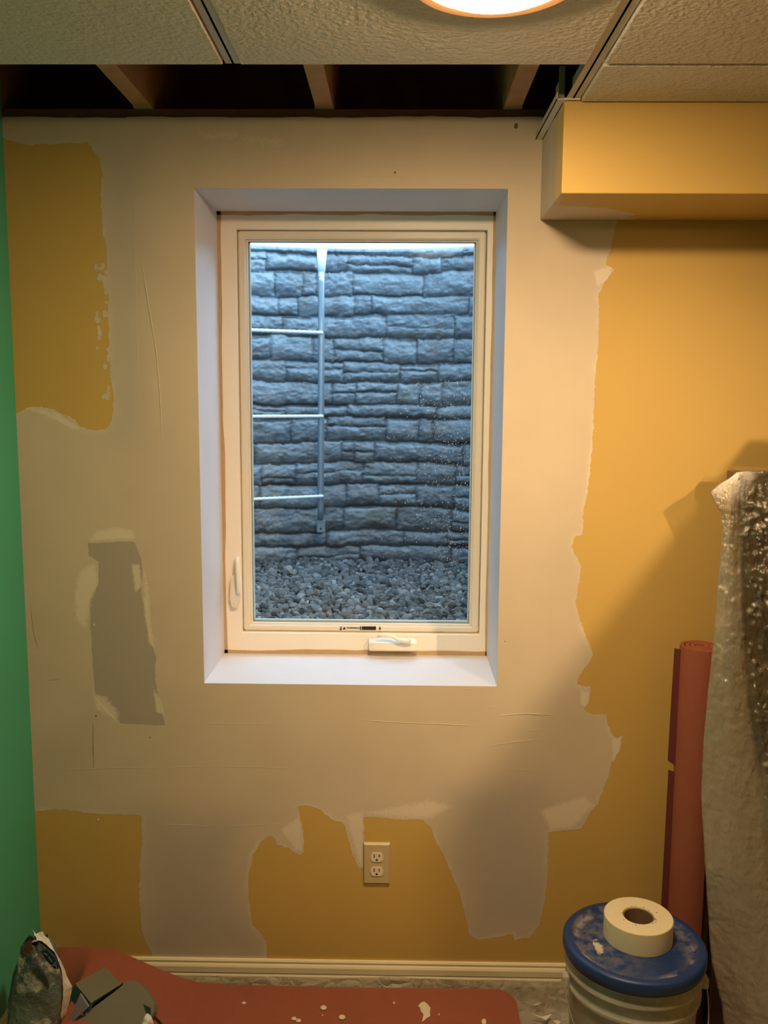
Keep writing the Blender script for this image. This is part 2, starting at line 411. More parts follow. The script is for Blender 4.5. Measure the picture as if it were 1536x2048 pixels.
for i, (x, y1, lb) in enumerate(((B1, YE+.012, 'grey ceiling grid bar left of the lamp'), (B2, -DS, 'grey ceiling grid bar running from the lamp to the soffit'))):
    mb = MB(); mb.box((x, -1.104, ZC), (x+BW, y1, ZC+.0015)); mb.box((x+BW/2-.002, -1.104, ZC), (x+BW/2+.002, y1, ZC+.04))
    struct(mb.build('trim_%d' % (i+3), M_BAR), lb, 'grid bar')
mb = MB(); mb.box((B2+BW, YE-.006, ZC-.001), (.97, YE+.006, ZC+.03)); struct(mb.build('trim_5', M_BAR), 'cross bar between the two right-hand ceiling tiles', 'grid bar')
# wall angle along the top of the soffit's left side
mb = MB(); mb.box((XS-.016, -DS-.004, ZC-.0025), (XS-.001, -.001, ZC)); mb.box((XS-.016, -DS-.004, ZC-.0025), (XS-.0145, -.001, ZC+.012)); mb.box((XS-.001, -DS-.006, ZC-.003), (XS+BW+.004, -DS-.0005, ZC+.001))
struct(mb.build('trim_6', mat('white_angle', (.66, .60, .50), .45)), 'white metal angle along the soffit top edge', 'trim')
mb = MB(); mb.box((XS-.006, -DS+.035, ZC+.0005), (XS+.006, -DS+.038, ZC+.075)); mb.box((XS-.004, -DS+.038, ZC+.0005), (XS-.002, -DS+.085, ZC+.05))
tag(mb.build('hanger_bracket', M_BAR), 'small grey metal hanger standing on the soffit corner above the trim', 'bracket')

# ------------------------------------------------------------------ soffit
def soffit_mat():
    M = bpy.data.materials.new('soffit_paint'); M.use_nodes = True; k = NT(M); b = k.n['Principled BSDF']; b.inputs['Roughness'].default_value = .55; b.inputs['Specular IOR Level'].default_value = .3
    sx = k.new('ShaderNodeSeparateXYZ'); k.link(k.new('ShaderNodeNewGeometry').outputs['Position'], sx.inputs[0])
    X, Y, Z = sx.outputs
    dx = k.math('DIVIDE', k.math('SUBTRACT', X, XS), .22); dy = k.math('DIVIDE', Y, .165)
    d = k.math('SQRT', k.math('ADD', k.math('MULTIPLY', dx, dx), k.math('MULTIPLY', dy, dy)))
    d = k.math('ADD', d, k.math('MULTIPLY', k.math('SUBTRACT', k.noise(25, 4), .5), .5))
    mk = k.ramp(d, 1.02, .98)
    # the whole bottom corner edge is filled too
    lo = k.math('MULTIPLY', k.ramp(k.math('ADD', Y, k.math('MULTIPLY', k.noise(30, 3), .03)), -.235, -.23), k.ramp(dx, .06, .05))
    mk = k.math('MAXIMUM', mk, k.math('MULTIPLY', lo, .5))
    k.link(k.mix(mk, YELLOW, MUD), b.inputs['Base Color'])
    k.link(k.bump(k.noise(300, 3), .25, .0008), b.inputs['Normal'])
    return M
M_SOF = soffit_mat()
mb = MB(); mb.box((XS, -DS, ZSB), (XR, -.0005, ZC-.003), .002); struct(mb.build('soffit', M_SOF), 'yellow boxed soffit at upper right of the wall', 'soffit')

# ------------------------------------------------------------------ lamps (flush dome fixtures)
def flush_lamp(c, strength, label, k=1.):
    th = thing('ceiling_lamp', c, label, 'lamp')
    mb = MB(); mb.lathe([(r_*k, z_) for r_, z_ in [(.0, 0), (.112, 0), (.122, -.006), (.124, -.016), (.118, -.022), (.106, -.020), (.100, -.012), (0, -.012)]], c, 64)
    mb.build('rim', mat('bronze_rim', (.16, .09, .04), .4, .6), th, angle=40)
    G = bpy.data.materials.new('lit_glass'); G.use_nodes = True; b = G.node_tree.nodes['Principled BSDF']
    b.inputs['Base Color'].default_value = (.9, .85, .75, 1); b.inputs['Roughness'].default_value = .3
    b.inputs['Emission Color'].default_value = (*LAMP, 1); b.inputs['Emission Strength'].default_value = strength
    R = .098*k; h = .027; pr = [(R*math.cos(a), -.016-h*math.sin(a)) for a in np.linspace(0, math.pi/2, 14)]
    mb = MB(); mb.lathe(pr[:-1]+[(.0005, -.016-h)], c, 64); mb.build('glass_dome', G, th, smooth=True)
flush_lamp((.130, -.868, ztile-.0005), LAMP_STRENGTH, 'lit flush dome ceiling lamp glowing at the top of the picture')
# out-of-view clamp lamp added for the diagonal wall shadow: tin reflector, bulb inside
wl = bpy.data.lights.new('added_spot', 'SPOT'); wl.energy = ADDED_POWER; wl.color = LAMP; wl.spot_size = math.radians(46); wl.spot_blend = 1.0; wl.shadow_soft_size = .03
wo = bpy.data.objects.new('added_spot_bulb', wl); COL.objects.link(wo); wo.location = ADDED_POS
wq = (Vector(ADDED_AIM)-Vector(ADDED_POS)).to_track_quat('-Z', 'Y'); wo.rotation_euler = wq.to_euler()
wt = thing('added_clamp_lamp', ADDED_POS, 'unseen clamp lamp added at the back right to cast the diagonal wall shadow', 'lamp')
mb = MB(); mb.lathe([(.115, -.035), (.105, .01), (.075, .055), (.035, .085), (.028, .12), (0, .12)], ADDED_POS, 40, wq.to_matrix().to_4x4()); mb.build('reflector', mat('tin_reflector', (.5, .5, .5), .4, .8), wt, smooth=True)
mb = MB(); mb.box((ADDED_POS[0]-.012, ADDED_POS[1]-.06, ADDED_POS[2]+.0), (ADDED_POS[0]+.012, ADDED_POS[1]-.04, ZC-.003)); mb.build('clamp', mat('clamp_steel', (.3, .3, .3), .4, .8), wt)

# ------------------------------------------------------------------ window
M_REVEAL = mat('reveal_paint', (.70, .68, .70), .5, noise=.05, nscale=9, bump=.3, bscale=40, bdist=.0015)
M_VINYL = mat('almond_vinyl', (.93, .85, .71), .38, noise=.02, spec=.4)
M_SASH = mat('sash_vinyl', (.80, .73, .60), .36, noise=.02, spec=.4)
M_BEAD = mat('dark_gasket', (.05, .06, .08), .5)
M_CAULK = mat('tan_caulk', (.52, .36, .20), .7, noise=.15, nscale=40)
mb = MB(); t = .0125
mb.box((WX0-t, .0004, WZ0-t), (WX0, DEP+.08, WZ1+t)); mb.box((WX1, .0004, WZ0-t), (WX1+t, DEP+.08, WZ1+t))
mb.box((WX0, .0004, WZ1), (WX1, DEP+.08, WZ1+t)); mb.box((WX0, .0004, WZ0-t), (WX1, DEP+.08, WZ0))
struct(mb.build('trim_7', M_REVEAL), 'white painted drywall return lining the window opening', 'window return')

win = thing('window_1', ((WX0+WX1)/2, DEP, WZ0), 'almond vinyl casement window showing the stone window well', 'window', kind='structure')
def ring(mb, o, i, y0, y1, ro=0., bev=0.):
    """rectangular ring between outer rect o and inner rect i = (x0,z0,x1,z1), from y0 to y1"""
    def loop(r, rad, y):
        x0, z0, x1, z1 = r; P = []
        for (cx, cz, a0) in ((x1-rad, z1-rad, 0), (x0+rad, z1-rad, 90), (x0+rad, z0+rad, 180), (x1-rad, z0+rad, 270)):
            for a in np.linspace(a0, a0+90, 5): P.append((cx+rad*math.cos(math.radians(a)), y, cz+rad*math.sin(math.radians(a))))
        return P
    lo = [loop(o, max(ro, 1e-5), y1), loop(o, max(ro, 1e-5), y0+bev)]
    if bev: lo.append(loop((o[0]+bev, o[1]+bev, o[2]-bev, o[3]-bev), max(ro-bev, 1e-5), y0))
    lo += [loop((i[0]-bev, i[1]-bev, i[2]+bev, i[3]+bev), 1e-5, y0)] if bev else [loop(i, 1e-5, y0)]
    if bev: lo.append(loop(i, 1e-5, y0+bev))
    lo.append(loop(i, 1e-5, y1)); lo.append(lo[0])
    n = 20; vs = sum(lo[:-1], []); L = len(lo)-1; fs = []
    for j in range(L):
        for k in range(n): fs.append((j*n+k, j*n+(k+1) % n, ((j+1) % L)*n+(k+1) % n, ((j+1) % L)*n+k))
    mb.add(vs, fs)
def rect(p, q, y): a = aty(*p, y); b = aty(*q, y); return (min(a[0], b[0]), min(a[2], b[2]), max(a[0], b[0]), max(a[2], b[2]))
YF, YS, YG = DEP-.012, DEP+.003, DEP+.026
sash_o = rect((475, 461), (957, 1266), YS); glass = rect((496, 484), (938, 1247), YG)
mb = MB(); fo = (WX0+.0005, WZ0+.0005, WX1-.0005, WZ1-.0005)
ring(mb, fo, (sash_o[0]-.0015, sash_o[1]-.0015, sash_o[2]+.0015, sash_o[3]+.0015), YF, DEP+.07, .001, .0015); mb.build('frame', M_VINYL, win, angle=30)
mb = MB(); ring(mb, sash_o, (glass[0]-.004, glass[1]-.004, glass[2]+.004, glass[3]+.004), YS, DEP+.06, .008, .004); sash = mb.build('sash', M_SASH, win, angle=30)
sash['label'] = 'casement sash a shade darker than its frame'
mb = MB(); g2 = (glass[0]-.006, glass[1]-.006, glass[2]+.006, glass[3]+.006)
ring(mb, g2, (glass[0]+.0005, glass[1]+.0005, glass[2]-.0005, glass[3]-.0005), YG-.012, YG-.001, .0005, .003); mb.build('glazing_bead', M_SASH, sash, angle=30)
mb = MB(); ring(mb, g2, (glass[0]+.0015, glass[1]+.0015, glass[2]-.0015, glass[3]-.0015), YG-.001, YG+.0015); mb.build('gasket', M_BEAD, sash)
# bright metal spacer between the two panes
mb = MB(); ring(mb, g2, (glass[0]+.005, glass[1]+.006, glass[2]-.0045, glass[3]-.0005), YG+.005, YG+.012); mb.build('spacer', mat('spacer_metal', (.75, .80, .82), .35, .0, noise=.2, nscale=70), sash)
def glass_mat():
    M = bpy.data.materials.new('window_glass'); M.use_nodes = True; k = NT(M); k.n.remove(k.n['Principled BSDF'])
    tr = k.new('ShaderNodeBsdfTransparent'); tr.inputs[0].default_value = (.93, .97, .97, 1)
    gl = k.new('ShaderNodeBsdfGlossy'); gl.inputs['Roughness'].default_value = .02; gl.inputs[0].default_value = (.9, .95, 1, 1)
    fr = k.new('ShaderNodeFresnel'); fr.inputs[0].default_value = 1.03
    mx = k.new('ShaderNodeMixShader'); k.link(fr.outputs[0], mx.inputs[0]); k.link(tr.outputs[0], mx.inputs[1]); k.link(gl.outputs[0], mx.inputs[2])
    k.link(mx.outputs[0], k.n['Material Output'].inputs[0]); return M
M_GLASS = glass_mat()
mb = MB(); mb.box((g2[0], YG+.0015, g2[1]), (g2[2], YG+.0045, g2[3])); pane = mb.build('pane', M_GLASS, win)
# condensation droplets, mostly on the right of the pane
mb = MB(); bm0 = bmesh.new(); bmesh.ops.create_icosphere(bm0, subdivisions=1, radius=1); bm0.verts.index_update()
dv = [v.co.copy() for v in bm0.verts]; df = [[v.index for v in f.verts] for f in bm0.faces]; bm0.free()
for i in range(1500):
    u, v = rng.random(2)
    px_ = 938-abs(rng.normal(0, 70)); py_ = 760+430*rng.random()
    if rng.random() > .12+.88*vnoise(px_, py_, .018, 5)**1.3*1.2: continue
    if px_ < 640: continue
    p = aty(px_, py_, YG+.001); r = .0005+.0008*rng.random()
    mb.add([(p[0]+r*c.x, p[1]+r*c.y*.5, p[2]+r*c.z*1.2) for c in dv], df)
dr = mb.build('condensation_drops', mat('water_drops', (.75, .80, .80), .15, spec=.6), pane, smooth=True); dr['kind'] = 'stuff'

# caulk bead round the frame
def wob_strip(a, b, wdt, dirn, seed):
    n = 60; P = []
    for i in range(n+1):
        t = i/n; q = np.array(a)*(1-t)+np.array(b)*t
        ww = wdt*(.55+.9*vnoise(t*9, 0, 1, seed, 3)); P.append((q, ww))
    mbx.prism([p for p, _ in P]+[p+np.array(dirn)*ww for p, ww in P[::-1]], (0, -.0025, 0))
mbx = MB()
wob_strip((WX0, YF, WZ0), (WX0, YF, WZ1), .008, (1, 0, 0), 1); wob_strip((WX1, YF, WZ0), (WX1, YF, WZ1), .005, (-1, 0, 0), 2)
wob_strip((WX0, YF, WZ1), (WX1, YF, WZ1), .008, (0, 0, -1), 3); wob_strip((WX0, YF, WZ0), (WX1, YF, WZ0), .010, (0, 0, 1), 4)
mbx.build('caulk', M_CAULK, win)

# crank operator at the bottom, with its folded handle
cr0 = rect((738, 1268), (834, 1302), YF-.03)
mb = MB(); x0, z0, x1, z1 = cr0
bm = bmesh.new()
prof = [(0, .0), (-.034, .0), (-.036, .004), (-.030, .022), (-.012, .030), (0, .030)]
n = 14; vs = []
for i in range(n+1):
    t = i/n; x = x0+(x1-x0)*t; s_ = 1-.10*max(0, (abs(t-.5)-.42)/.08)**2
    for (yy, zz) in prof: vs.append((x, YF+yy*s_+0.0, z0+zz*s_))
m_ = len(prof); fs = [(i*m_+j, i*m_+j+1, (i+1)*m_+j+1, (i+1)*m_+j) for i in range(n) for j in range(m_-1)]
fs += [tuple(range(m_)), tuple(range(n*m_, (n+1)*m_))[::-1]]
bm.free(); mb.add(vs, fs); crank = mb.build('crank_operator', M_SASH, win, angle=35)
hp = [aty(x, y, YF-.036-d) for x, y, d in ((755, 1273, 0), (770, 1270, .004), (785, 1273, .006), (797, 1279, .007), (810, 1281, .007), (822, 1281, .006))]
mb = MB(); mb.tube(hp, [.0045, .0055, .006, .007, .0085, .006], 12, .75); mb.build('crank_handle', M_VINYL, crank, smooth=True)
mb = MB(); mb.box((x0+.052, YF-.0365, z0+.002), (x0+.0532, YF-.0345, z0+.012)); mb.build('mould_seam', M_VINYL, crank)

# lock lever on the left stile
def lz(px, py, d): return aty(px, py, YF-d)
mb = MB()
P = [lz(x, y, .002) for x, y in ((463, 1160), (466, 1150), (474, 1148), (482, 1160), (481, 1198), (477, 1211), (472, 1214), (465, 1212), (461, 1195))]
mb.prism(P, (0, -.012, 0)); lock = mb.build('lock_base', M_SASH, win, angle=40)
mb = MB(); mb.tube([lz(475, 1113, .016), lz(475, 1125, .02), lz(476, 1145, .022), lz(477, 1165, .022), lz(477, 1182, .018), lz(477, 1188, .012)], [.006, .0085, .0095, .009, .008, .006], 12, .7)
mb.build('lock_lever', M_VINYL, lock, smooth=True)

# warning label printed on the bottom sash rail
M_INK = mat('label_ink', (.02, .018, .015), .5)
def text_mesh(txt, size, center, name, material, parent, rx=math.pi/2, bold=0.0):
    cu = bpy.data.curves.new(name, 'FONT'); cu.body = txt; cu.size = size; cu.align_x = 'CENTER'; cu.align_y = 'CENTER'; cu.extrude = .0002; cu.offset = bold
    o = bpy.data.objects.new(name+'_tmp', cu); COL.objects.link(o)
    dg = bpy.context.evaluated_depsgraph_get(); me = bpy.data.meshes.new_from_object(o.evaluated_get(dg)); bpy.data.objects.remove(o)
    R_ = Matrix.Translation(Vector(center)) @ Matrix.Rotation(rx, 4, 'X')
    me.transform(R_); 
    O = world_org(parent); me.transform(Matrix.Translation(Vector(-O)))
    me.materials.clear(); me.materials.append(material); me.name = name
    q = bpy.data.objects.new(name, me); COL.objects.link(q); q.parent = parent; return q
yl = YS-.0004
c = aty(706, 1256, yl); text_mesh('WARNING', .0075, c, 'warning_lettering', M_INK, sash, bold=.0002)
mb = MB()
def onrail(px, py): return aty(px, py, yl)
for (cx, cy, s) in ((688.5, 1256, 3.2),):
    mb.prism([onrail(cx-s, cy+s*.9), onrail(cx+s, cy+s*.9), onrail(cx, cy-s)], (0, -.0004, 0))
for (a, b) in (((720, 1252.5), (722.3, 1260)), ((723.6, 1252.5), (752, 1260)), ((679.5, 1257.5), (683.5, 1260)), ((680.6, 1253), (683, 1257.5))):
    p, q = onrail(*a), onrail(*b); mb.box((p[0], yl-.0004, q[2]), (q[0], yl, p[2]))
mb.prism([onrail(757, 1257), onrail(762.5, 1257), onrail(759.8, 1260.5)], (0, -.0004, 0)); p, q = onrail(758.6, 1253.5), onrail(761, 1257); mb.box((p[0], yl-.0004, q[2]), (q[0], yl, p[2]))
mb.build('warning_symbols', M_INK, sash)

# ------------------------------------------------------------------ window well
GZ = aty(700, 1247, .31)[2]-.03
yb = atz(700, 1122, GZ)[1]; ZL = aty(700, 503, yb)[2]
xc = -.13; EA = .80; Y0 = .40; EB = yb-Y0
def stone_liner():
    th = np.linspace(math.pi+.0, 0, 1600); ex = xc+EA*np.cos(th); ey = Y0+EB*np.sin(th)**.42
    s = np.concatenate([[0], np.cumsum(np.hypot(np.diff(ex), np.diff(ey)))]); L = s[-1]
    us = np.arange(0, L, .0042); bx = np.interp(us, s, ex); by = np.interp(us, s, ey)
    tx = np.gradient(bx); ty = np.gradient(by); tn = np.hypot(tx, ty); nx, ny = ty/tn, -tx/tn
    z0, z1 = GZ-.06, ZL; zs = np.arange(z0, z1+.001, .0036)
    U, Zg = np.meshgrid(us, zs)
    Uw = U+.012*(vnoise(U, Zg, 22, 31)-.5); Zw = Zg+.030*(vnoise(U, Zg, 5, 32, 2)-.5)+.012*(vnoise(U, Zg, 34, 33)-.5)
    h = np.zeros_like(U); tone = np.full_like(U, .5); joint = np.ones_like(U)
    z = z0-.02; r = random.Random(3)
    while z < z1+.02:
        rh = r.choice([.062, .074, .086, .095, .05])
        u = -r.random()*.2
        while u < L:
            ln = r.choice([r.uniform(.05, .12), r.uniform(.12, .24), r.uniform(.2, .42)]); parts = [(0, 1)]
            q = r.random()
            if ln < .30 and q < .30: parts = [(0, r.uniform(.35, .62)), (None, 1)]; parts[1] = (parts[0][1], 1)
            for a, b in parts:
                za, zb = z+rh*a+(r.uniform(-.007, .007) if a == 0 else 0), z+rh*b+(r.uniform(-.007, .007) if b == 1 else 0)
                d = np.minimum(np.minimum(Uw-u, u+ln-Uw), np.minimum(Zw-za, zb-Zw))
                msk = d > 0
                if msk.any():
                    tilt = r.uniform(-.12, .10)*(Zg-(za+zb)/2)+r.uniform(-.02, .02)*(U-u-ln/2)
                    hh = (.005+.007*r.random())*(1-np.exp(-d/.007))+tilt
                    h[msk] = hh[msk]; tone[msk] = r.random(); joint[msk] = np.exp(-d[msk]/.0035)
            u += ln
        # the row bulges like a corrugation
        v = np.clip((Zw-z)/rh, 0, 1); inrow = (Zw >= z) & (Zw < z+rh)
        h[inrow] += .008*np.sin(np.pi*v[inrow]**.8)
        z += rh
    h += .014*(vnoise(U*.55, Zg, 30, 35, 4, .62)-.5)+.003*(vnoise(U, Zg, 120, 36, 2)-.5)
    P = np.stack([bx[None]+nx[None]*h, by[None]+ny[None]*h, Zg], -1)
    # rolled lip on top
    lip = [np.stack([bx-nx*o, by-ny*o, np.full_like(bx, ZL+dz)], -1)[None] for o, dz in ((.004, .012), (.02, .015), (.035, .008), (.036, -.03))]
    P = np.concatenate([P]+lip, 0)
    mb = MB(); mb.grid(P)
    M = bpy.data.materials.new('stone_face_liner'); M.use_nodes = True; k = NT(M); b = k.n['Principled BSDF']
    b.inputs['Roughness'].default_value = .33; b.inputs['Specular IOR Level'].default_value = .6
    tn_ = k.attr('tone'); j = k.attr('joint'); f = k.noise(40, 6, .65)
    c1 = k.mix(tn_, (.085, .10, .12), (.20, .22, .24)); c1 = k.mix(k.ramp(f, .35, .75), c1, (.24, .255, .265)); c1 = k.mix(k.ramp(k.noise(9, 4), .55, .7), c1, (.15, .14, .13))
    k.link(k.mix(k.math('MULTIPLY', j, .8, clamp=True), c1, (.03, .036, .045)), b.inputs['Base Color'])
    k.link(k.bump(k.noise(160, 5, .7), .5, .002), b.inputs['Normal'])
    o = mb.build('window_well_liner', M, smooth=True)
    n0 = U.size; N = P.shape[0]*P.shape[1]
    for nm, A in (('tone', tone), ('joint', joint)):
        at = o.data.attributes.new(nm, 'FLOAT', 'POINT'); q = np.zeros(N, np.float32); q[:n0] = A.reshape(-1); at.data.foreach_set('value', q)
    return tag(o, 'grey stone-textured curved liner of the window well behind the glass', 'window well')
stone_liner()

def gravel():
    bm = bmesh.new(); bmesh.ops.create_icosphere(bm, subdivisions=2, radius=1); bm.verts.index_update()
    base = np.array([v.co[:] for v in bm.verts]); bf = np.array([[v.index for v in f.verts] for f in bm.faces]); bm.free()
    V = []; Fc = []; T = []; n = 0; R = np.random.default_rng(4)
    pts = []
    gx = np.arange(xc-.80, xc+.80, .0205); gy = np.arange(.415, yb+.02, .0205)
    for x in gx:
        for y in gy:
            x_, y_ = x+R.normal(0, .006), y+R.normal(0, .006)
            t = max(0, 1-((x_-xc)/EA)**2)**.21
            if y_ > Y0+EB*t-.012 or x_ < -.66 or x_ > .42: continue
            pts.append((x_, y_))
    for (x, y) in pts:
        a = R.normal(size=(3, 3)); q, _ = np.linalg.qr(a)
        s = np.array([.0165, .0128, .0095])*R.uniform(.6, 1.5)
        d = base.copy()
        for _ in range(4):                               # a few flat chipped faces
            nrm = R.normal(size=3); nrm /= np.linalg.norm(nrm); c = R.uniform(.55, .85)
            o = d@nrm-c; d -= np.clip(o, 0, None)[:, None]*nrm
        d = (d*s)@q.T
        z = GZ+.008*(vnoise(x, y, 9, 8)-.5)+R.uniform(-.006, .006)
        V.append(d+np.array([x, y, z])); Fc.append(bf+n); T.append(np.full(len(base), R.random())); n += len(base)
    V = np.concatenate(V); Fc = np.concatenate(Fc); T = np.concatenate(T)
    fl = [(xc-.82, .401, GZ-.012), (xc+.82, .401, GZ-.012), (xc+.82, yb+.03, GZ-.012), (xc-.82, yb+.03, GZ-.012)]
    me = bpy.data.meshes.new('gravel'); me.from_pydata(V.tolist()+fl, [], Fc.tolist()+[(n, n+1, n+2, n+3)])
    M = bpy.data.materials.new('crushed_gravel'); M.use_nodes = True; k = NT(M); b = k.n['Principled BSDF']; b.inputs['Roughness'].default_value = .8
    t = k.attr('tone'); r = k.new('ShaderNodeValToRGB'); k.link(t, r.inputs[0]); e = r.color_ramp.elements
    e[0].color = (.03, .029, .029, 1); e[1].color = (.34, .34, .34, 1); e.new(.3).color = (.075, .07, .066, 1); e.new(.6).color = (.16, .16, .16, 1); e.new(.82).color = (.12, .092, .075, 1)
    k.link(k.mix(k.math('MULTIPLY', k.ramp(k.noise(120, 4), .4, .8), .5), r.outputs[0], (.24, .24, .235)), b.inputs['Base Color'])
    me.materials.append(M); at = me.attributes.new('tone', 'FLOAT', 'POINT'); at.data.foreach_set('value', np.concatenate([T, np.full(4, .1)]).astype(np.float32)); me.update()
    o = bpy.data.objects.new('gravel', me); COL.objects.link(o)
    tag(o, 'bed of crushed grey gravel at the bottom of the window well', 'gravel', kind='stuff')
gravel()
# lawn round the well, outside
mb = MB(); mb.grid(np.stack(np.meshgrid(np.linspace(-5, 5, 3), np.linspace(yb+.06, 9, 3)), -1).reshape(3, 3, 2)[..., [0, 1, 1]]*np.array([1, 1, 0])+np.array([0, 0, ZL-.04]))
struct(mb.build('ground', mat('lawn', (.06, .10, .04), .9, noise=.4)), 'ground outside beyond the window well', 'ground')

# steel ladder fixed inside the well
M_STEEL = mat('galvanised_steel', (.50, .55, .60), .32, .75, noise=.15, nscale=25)
M_RUNG = mat('pale_rung', (.80, .84, .88), .35, .2, noise=.08)
yr = yb-.16
lt = aty(643, 520, yr); lbm = aty(643, 1050, yr)
lad = thing('escape_ladder', (lt[0]-.15, yr, GZ), 'steel escape ladder hung in the window well, left of centre', 'ladder')
def rail(px_list, yy, topflat=True):
    P = [aty(a, b, yy) for a, b in px_list]
    mb = MB(); n = 60; L = []
    for a, b in zip(P[:-1], P[1:]):
        for t in np.linspace(0, 1, 9)[:-1]: L.append(a*(1-t)+b*t)
    L.append(P[-1]); mb.tube(L, .0125, 14); o = mb.build('rail', M_STEEL, lad, smooth=True)
    return o
r1 = rail([(643, 545), (642.5, 700), (642, 850), (641, 1040)], yr)
a, b = aty(643.5, 500, yr), aty(643, 556, yr)
mb = MB(); mb.tube([(a[0], yr+.02, a[2]+.004), (a[0], yr, a[2]-.01), (a[0]*.5+b[0]*.5, yr, a[2]*.55+b[2]*.45), b], [.019, .019, .016, .0126], 14, [.25, .25, .4, 1.]); mb.build('flattened_top', M_RUNG, r1, smooth=True)
a = aty(642, 1050, yr)
mb = MB(); mb.box((a[0]-.017, yr-.004, a[2]-.03), (a[0]+.017, yr+.004, a[2]+.022), .003); mb.box((a[0]-.012, yr, a[2]-.01), (a[0]+.012, yb-.045, a[2]+.006)); mb.build('foot_bracket', M_STEEL, r1)
mb = MB(); bm = bmesh.new(); bmesh.ops.create_cone(bm, cap_ends=True, segments=10, radius1=.004, radius2=.004, depth=.004, matrix=Matrix.Translation((a[0], yr-.0055, a[2]-.014)) @ Matrix.Rotation(math.pi/2, 4, 'X')); mb.bm(bm); mb.build('bolt', M_BEAD, r1)
xl2 = lt[0]-.36; yl2 = yr-.17
mb = MB(); mb.tube([(xl2, yl2, lbm[2]), (xl2, yl2, lt[2]+.02)], .0125, 14); mb.build('rail', M_STEEL, lad, smooth=True)
for py in (665.5, 832.5, 992.5):
    z = aty(642, py, yr-.012)[2]
    p0 = np.array([lt[0]+.004, yr-.013, z]); p1 = np.array([xl2, yl2-.013, z])
    mb = MB(); L = [p0*(1-t)+p1*t for t in np.linspace(0, 1, 40)]
    mb.tube(L, [.0062+.0012*(i % 2) for i in range(40)], 8); mb.build('rung', M_RUNG, lad)

# ------------------------------------------------------------------ outlet
M_PLATE = mat('ivory_plate', (.56, .45, .26), .4, noise=.03)
M_RECEP = mat('ivory_receptacle', (.80, .69, .53), .35)
M_SLOT = mat('dark_slot', (.012, .008, .006), .8)
oc = (aty(727, 1680)+aty(780, 1770))/2; ow, oh = .0345, .0565
ot = thing('wall_outlet', (oc[0], 0, oc[2]-oh), 'ivory duplex wall outlet under the window', 'outlet')
mb = MB(); bv = .0045
def lp(wd, hh, y): return [(oc[0]-wd, y, oc[2]-hh), (oc[0]+wd, y, oc[2]-hh), (oc[0]+wd, y, oc[2]+hh), (oc[0]-wd, y, oc[2]+hh)]
vs = lp(ow, oh, 0)+lp(ow, oh, -.003)+lp(ow-bv*.6, oh-bv, -.0075)
mb.add(vs, [(i, (i+1) % 4, 4+(i+1) % 4, 4+i) for i in range(4)]+[(4+i, 4+(i+1) % 4, 8+(i+1) % 4, 8+i) for i in range(4)]+[(8, 9, 10, 11)])
mb.build('cover_plate', M_PLATE, ot)
for s in (1, -1):
    cz = oc[2]+s*.0195; P = []
    for a in np.linspace(0, 2*math.pi, 41)[:-1]:
        P.append((oc[0]+.0165*math.cos(a), -.0076, cz+max(-.0125, min(.0125, .0165*math.sin(a)))))
    mb = MB(); mb.prism(P, (0, -.0022, 0)); rc = mb.build('receptacle', M_RECEP, ot)
    mb = MB(); y = -.0099
    mb.box((oc[0]-.0077, y-.0002, cz-.0005), (oc[0]-.0053, y+.001, cz+.0082)); mb.box((oc[0]+.0053, y-.0002, cz+.0005), (oc[0]+.0077, y+.001, cz+.0078))
    P = [(oc[0]+.0028*math.cos(a), y, cz-.0072+max(-.0022, .0028*math.sin(a))) for a in np.linspace(0, 2*math.pi, 17)[:-1]]; mb.prism(P, (0, -.0003, 0))
    mb.build('slots', M_SLOT, rc)
mb = MB(); mb.lathe([(0, -.0016), (.0025, -.0014), (.0032, 0)], (0, 0, 0), 16, Matrix.Translation((oc[0], -.0076, oc[2])) @ Matrix.Rotation(-math.pi/2, 4, 'X').inverted()); mb.build('screw', M_PLATE, ot, smooth=True)

# ------------------------------------------------------------------ baseboards
M_BASE = mat('cream_baseboard', (.88, .76, .54), .4, noise=.05)
ZBB = .133
prof = [(0, ZBB), (-.006, ZBB), (-.0085, ZBB-.004), (-.0075, ZBB-.010), (-.010, ZBB-.013), (-.0125, ZBB-.018), (-.0125, ZBB-.033), (-.010, ZBB-.037), (-.013, ZBB-.042), (-.014, .0), (0, 0)]
mb = MB(); mb.prism([(XL, y, z) for y, z in prof], (XR-XL, 0, 0)); struct(mb.build('baseboard_back', M_BASE), 'cream moulded baseboard along the window wall', 'baseboard')
mb = MB(); mb.prism([(XL-y, YR, z) for y, z in prof], (0, -YR-.015, 0)); struct(mb.build('baseboard_left', M_BASE), 'cream baseboard along the green wall', 'baseboard')

